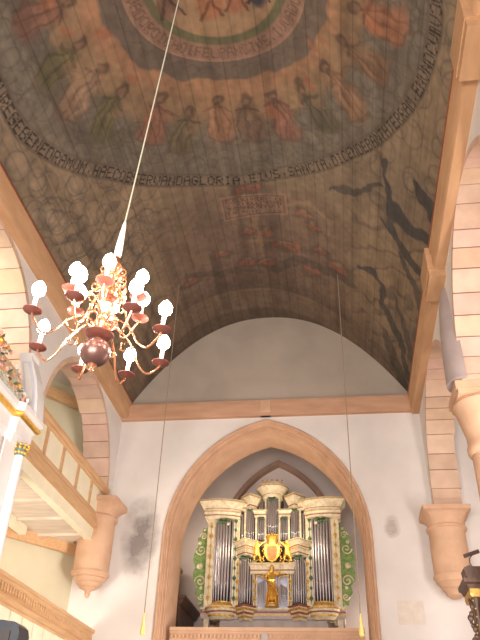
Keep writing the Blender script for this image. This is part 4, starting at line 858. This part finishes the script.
# carved flower garland on the cornice
gl = empty('flower_garland', (LX, 7.0, E + 4.065)); tag(gl, 'carved garland of leaves and pink flowers lying on top of the box pew', 'garland')
r = random.Random(5)
for m_, n_, nm, lab in (('leaf_grey', 190, 'leaves', 'grey-green leaves'), ('green_dark', 60, 'leaves', 'dark green leaves'), ('pink', 60, 'flower', 'pink flower'), ('gold', 16, 'gilt_bud', 'gilded bud'), ('white_paint', 20, 'flower', 'white flower')):
    mb = MB()
    for k in range(n_):
        y = r.uniform(-2.4, 0.45); hmax = 0.60 * min(1, (0.62 - y) * 0.9); z = r.uniform(0.0, max(0.06, hmax)); x = r.uniform(-0.14, 0.06)
        if nm == 'leaves':
            a = r.uniform(0, PI); b = r.uniform(-0.6, 0.6); L = r.uniform(0.07, 0.12); d = Vector((math.cos(a) * math.cos(b) * 0.6, math.sin(a) * math.cos(b), math.sin(b) + 0.4)).normalized(); u = d.orthogonal().normalized(); w_ = d.cross(u) * 0.006
            c0 = Vector((x, y, z)); q = [c0, c0 + d * L * 0.5 + u * L * 0.25, c0 + d * L, c0 + d * L * 0.5 - u * L * 0.25]
            mb.add([p + w_ for p in q] + [p - w_ for p in q], [(0, 1, 2, 3), (7, 6, 5, 4), (0, 4, 5, 1), (1, 5, 6, 2), (2, 6, 7, 3), (3, 7, 4, 0)])
        else:
            z += 0.02
            for q in range(5): mb.ball((x + 0.012, y + math.cos(q * 1.257) * 0.018, z + 0.02 + math.sin(q * 1.257) * 0.018), 0.016, 6, 4)
            mb.ball((x + 0.022, y, z + 0.02), 0.012, 6, 4)
            part(mb.build(nm, m_, gl, True), lab); mb = MB()
    if nm == 'leaves': part(mb.build(nm, m_, gl), lab)
part(MB().tube([(-0.03, -2.5, 0.02), (-0.03, -1.5, 0.12), (-0.02, -0.7, 0.10), (-0.02, 0.3, 0.03)], 0.03, 8).build('stem', 'leaf_grey', gl, True), 'stem')
t = empty('carved_urn', (LX - 0.02, 6.40, E + 4.06)); tag(t, 'small orange and gold carved urn on the left edge among the garland', 'urn')
MB().lathe([(0.03, 0.0), (0.05, 0.03), (0.03, 0.1), (0.06, 0.25), (0.10, 0.36), (0.10, 0.42), (0.06, 0.46)], 0, 0, 14).build('bowl', 'orange', t, True)
part(MB().lathe([(0.102, 0.36), (0.115, 0.38), (0.115, 0.40), (0.10, 0.42)], 0, 0, 14).build('rim', 'gold', t, True), 'gilded rim')

# ------------------------------------------------------------------ dark carved altarpiece, lower right
ax, ay = 2.18, 13.0
t = empty('carved_altarpiece', (ax, ay, 0)); tag(t, 'dark brown carved wooden altarpiece with gilded ornament at the lower right edge', 'altarpiece')
MB().box(0.16, -0.25, 0, 0.9, 0.35, E + 2.95).build('body', 'dark_wood', t)
pp = [(0.08, 0.35), (0.08, -0.28), (0.95, -0.28)]
rp = pp
def sw(prof, nm, m): return MB().sweep(rp, prof).build(nm, m, t)
sw([(-0.2, E + 2.92), (0.0, E + 2.92), (0.02, E + 2.98), (0.02, E + 3.06), (-0.2, E + 3.06)], 'frieze', 'dull_gold')
sw([(-0.2, E + 3.06), (0.03, E + 3.06), (0.06, E + 3.12), (0.11, E + 3.15), (0.11, E + 3.22), (-0.2, E + 3.22)], 'cornice', 'dark_wood')
MB().prism_y([(0.05, E + 3.22), (0.02, E + 3.42), (0.12, E + 3.46), (0.3, E + 3.36), (0.95, E + 3.36), (0.95, E + 3.22)], -0.3, 0.1).build('pediment', 'dark_wood', t)
MB().lathe([(0.055, 0.3), (0.05, 1.2), (0.045, E + 2.75), (0.07, E + 2.85), (0.075, E + 2.92)], 0.14, -0.26, 14).build('column', 'dark_wood', t, True)
mb = MB(); r = random.Random(3)
for k in range(34):
    z = E + 2.9 - k * 0.06; mb.ball((0.05 + 0.03 * math.sin(k * 0.9), -0.2 + 0.05 * math.cos(k), z), 0.028 + 0.012 * (k % 3), 8, 5, (1, 0.8, 1.2))
part(mb.build('carved_edge', 'dark_wood', t, True), 'carved leafy edge')
mb = MB()
for k in range(14): mb.ball((0.09 + 0.02 * math.sin(k), -0.30, E + 2.86 - k * 0.13), 0.018, 8, 5)
part(mb.build('gilt_buds', 'dull_gold', t, True), 'gilded buds')
MB().box(0.02, -0.24, E + 3.24, 0.95, 0.3, E + 3.30).build('top_board', 'dark_wood', t)
c = empty('altar_cross', (2.40, ay - 0.05, E + 3.44)); tag(c, 'small cross on a bent wire standing on top of the dark altarpiece', 'cross')
MB().box(-0.09, -0.02, -0.02, 0.13, 0.1, 0.06).build('foot', 'dark_wood', c)
part(MB().tube([(0.0, 0, 0.05), (-0.04, 0, 0.12), (-0.03, 0, 0.2), (0.02, 0, 0.26), (0.02, 0, 0.3)], 0.008, 6).build('wire', 'black', c, True), 'thin bent wire')
MB().prism_y([(-0.12, 0.21), (0.16, 0.30), (0.145, 0.36), (-0.135, 0.27)], -0.03, 0.02).build('crossbar', 'dark_wood', c)

# ------------------------------------------------------------------ black loudspeaker, lower left
t = empty('loudspeaker', (-3.0, 6.0, 0)); tag(t, 'black rounded loudspeaker head at the bottom left corner', 'loudspeaker')
pts = [(-0.45, -0.28), (0.20, -0.28), (0.26, -0.24), (0.29, -0.16), (0.30, -0.06), (0.28, 0.0), (0.24, 0.03), (0.12, 0.045), (0.0, 0.05), (-0.3, 0.05), (-0.45, 0.02)]
MB().prism_y([(x - 0.02, E + 1.125 + z) for x, z in pts], -0.10, 0.12).build('housing', 'black', t)
part(MB().box(-0.4, -0.112, E + 0.90, 0.2, -0.10, E + 1.08).build('grille', 'dark', t), 'dark front grille')
MB().tube([(-0.08, 0, 0.05), (-0.08, 0, E + 0.88)], 0.02, 10).build('pole', 'black', t, True)
for k in range(3):
    a = 2 * PI * k / 3 + 0.4; MB().tube([(-0.08, 0, 0.7), (-0.08 + 0.4 * math.cos(a), 0.4 * math.sin(a), 0.014)], 0.012, 8).build('leg', 'black', t, True)
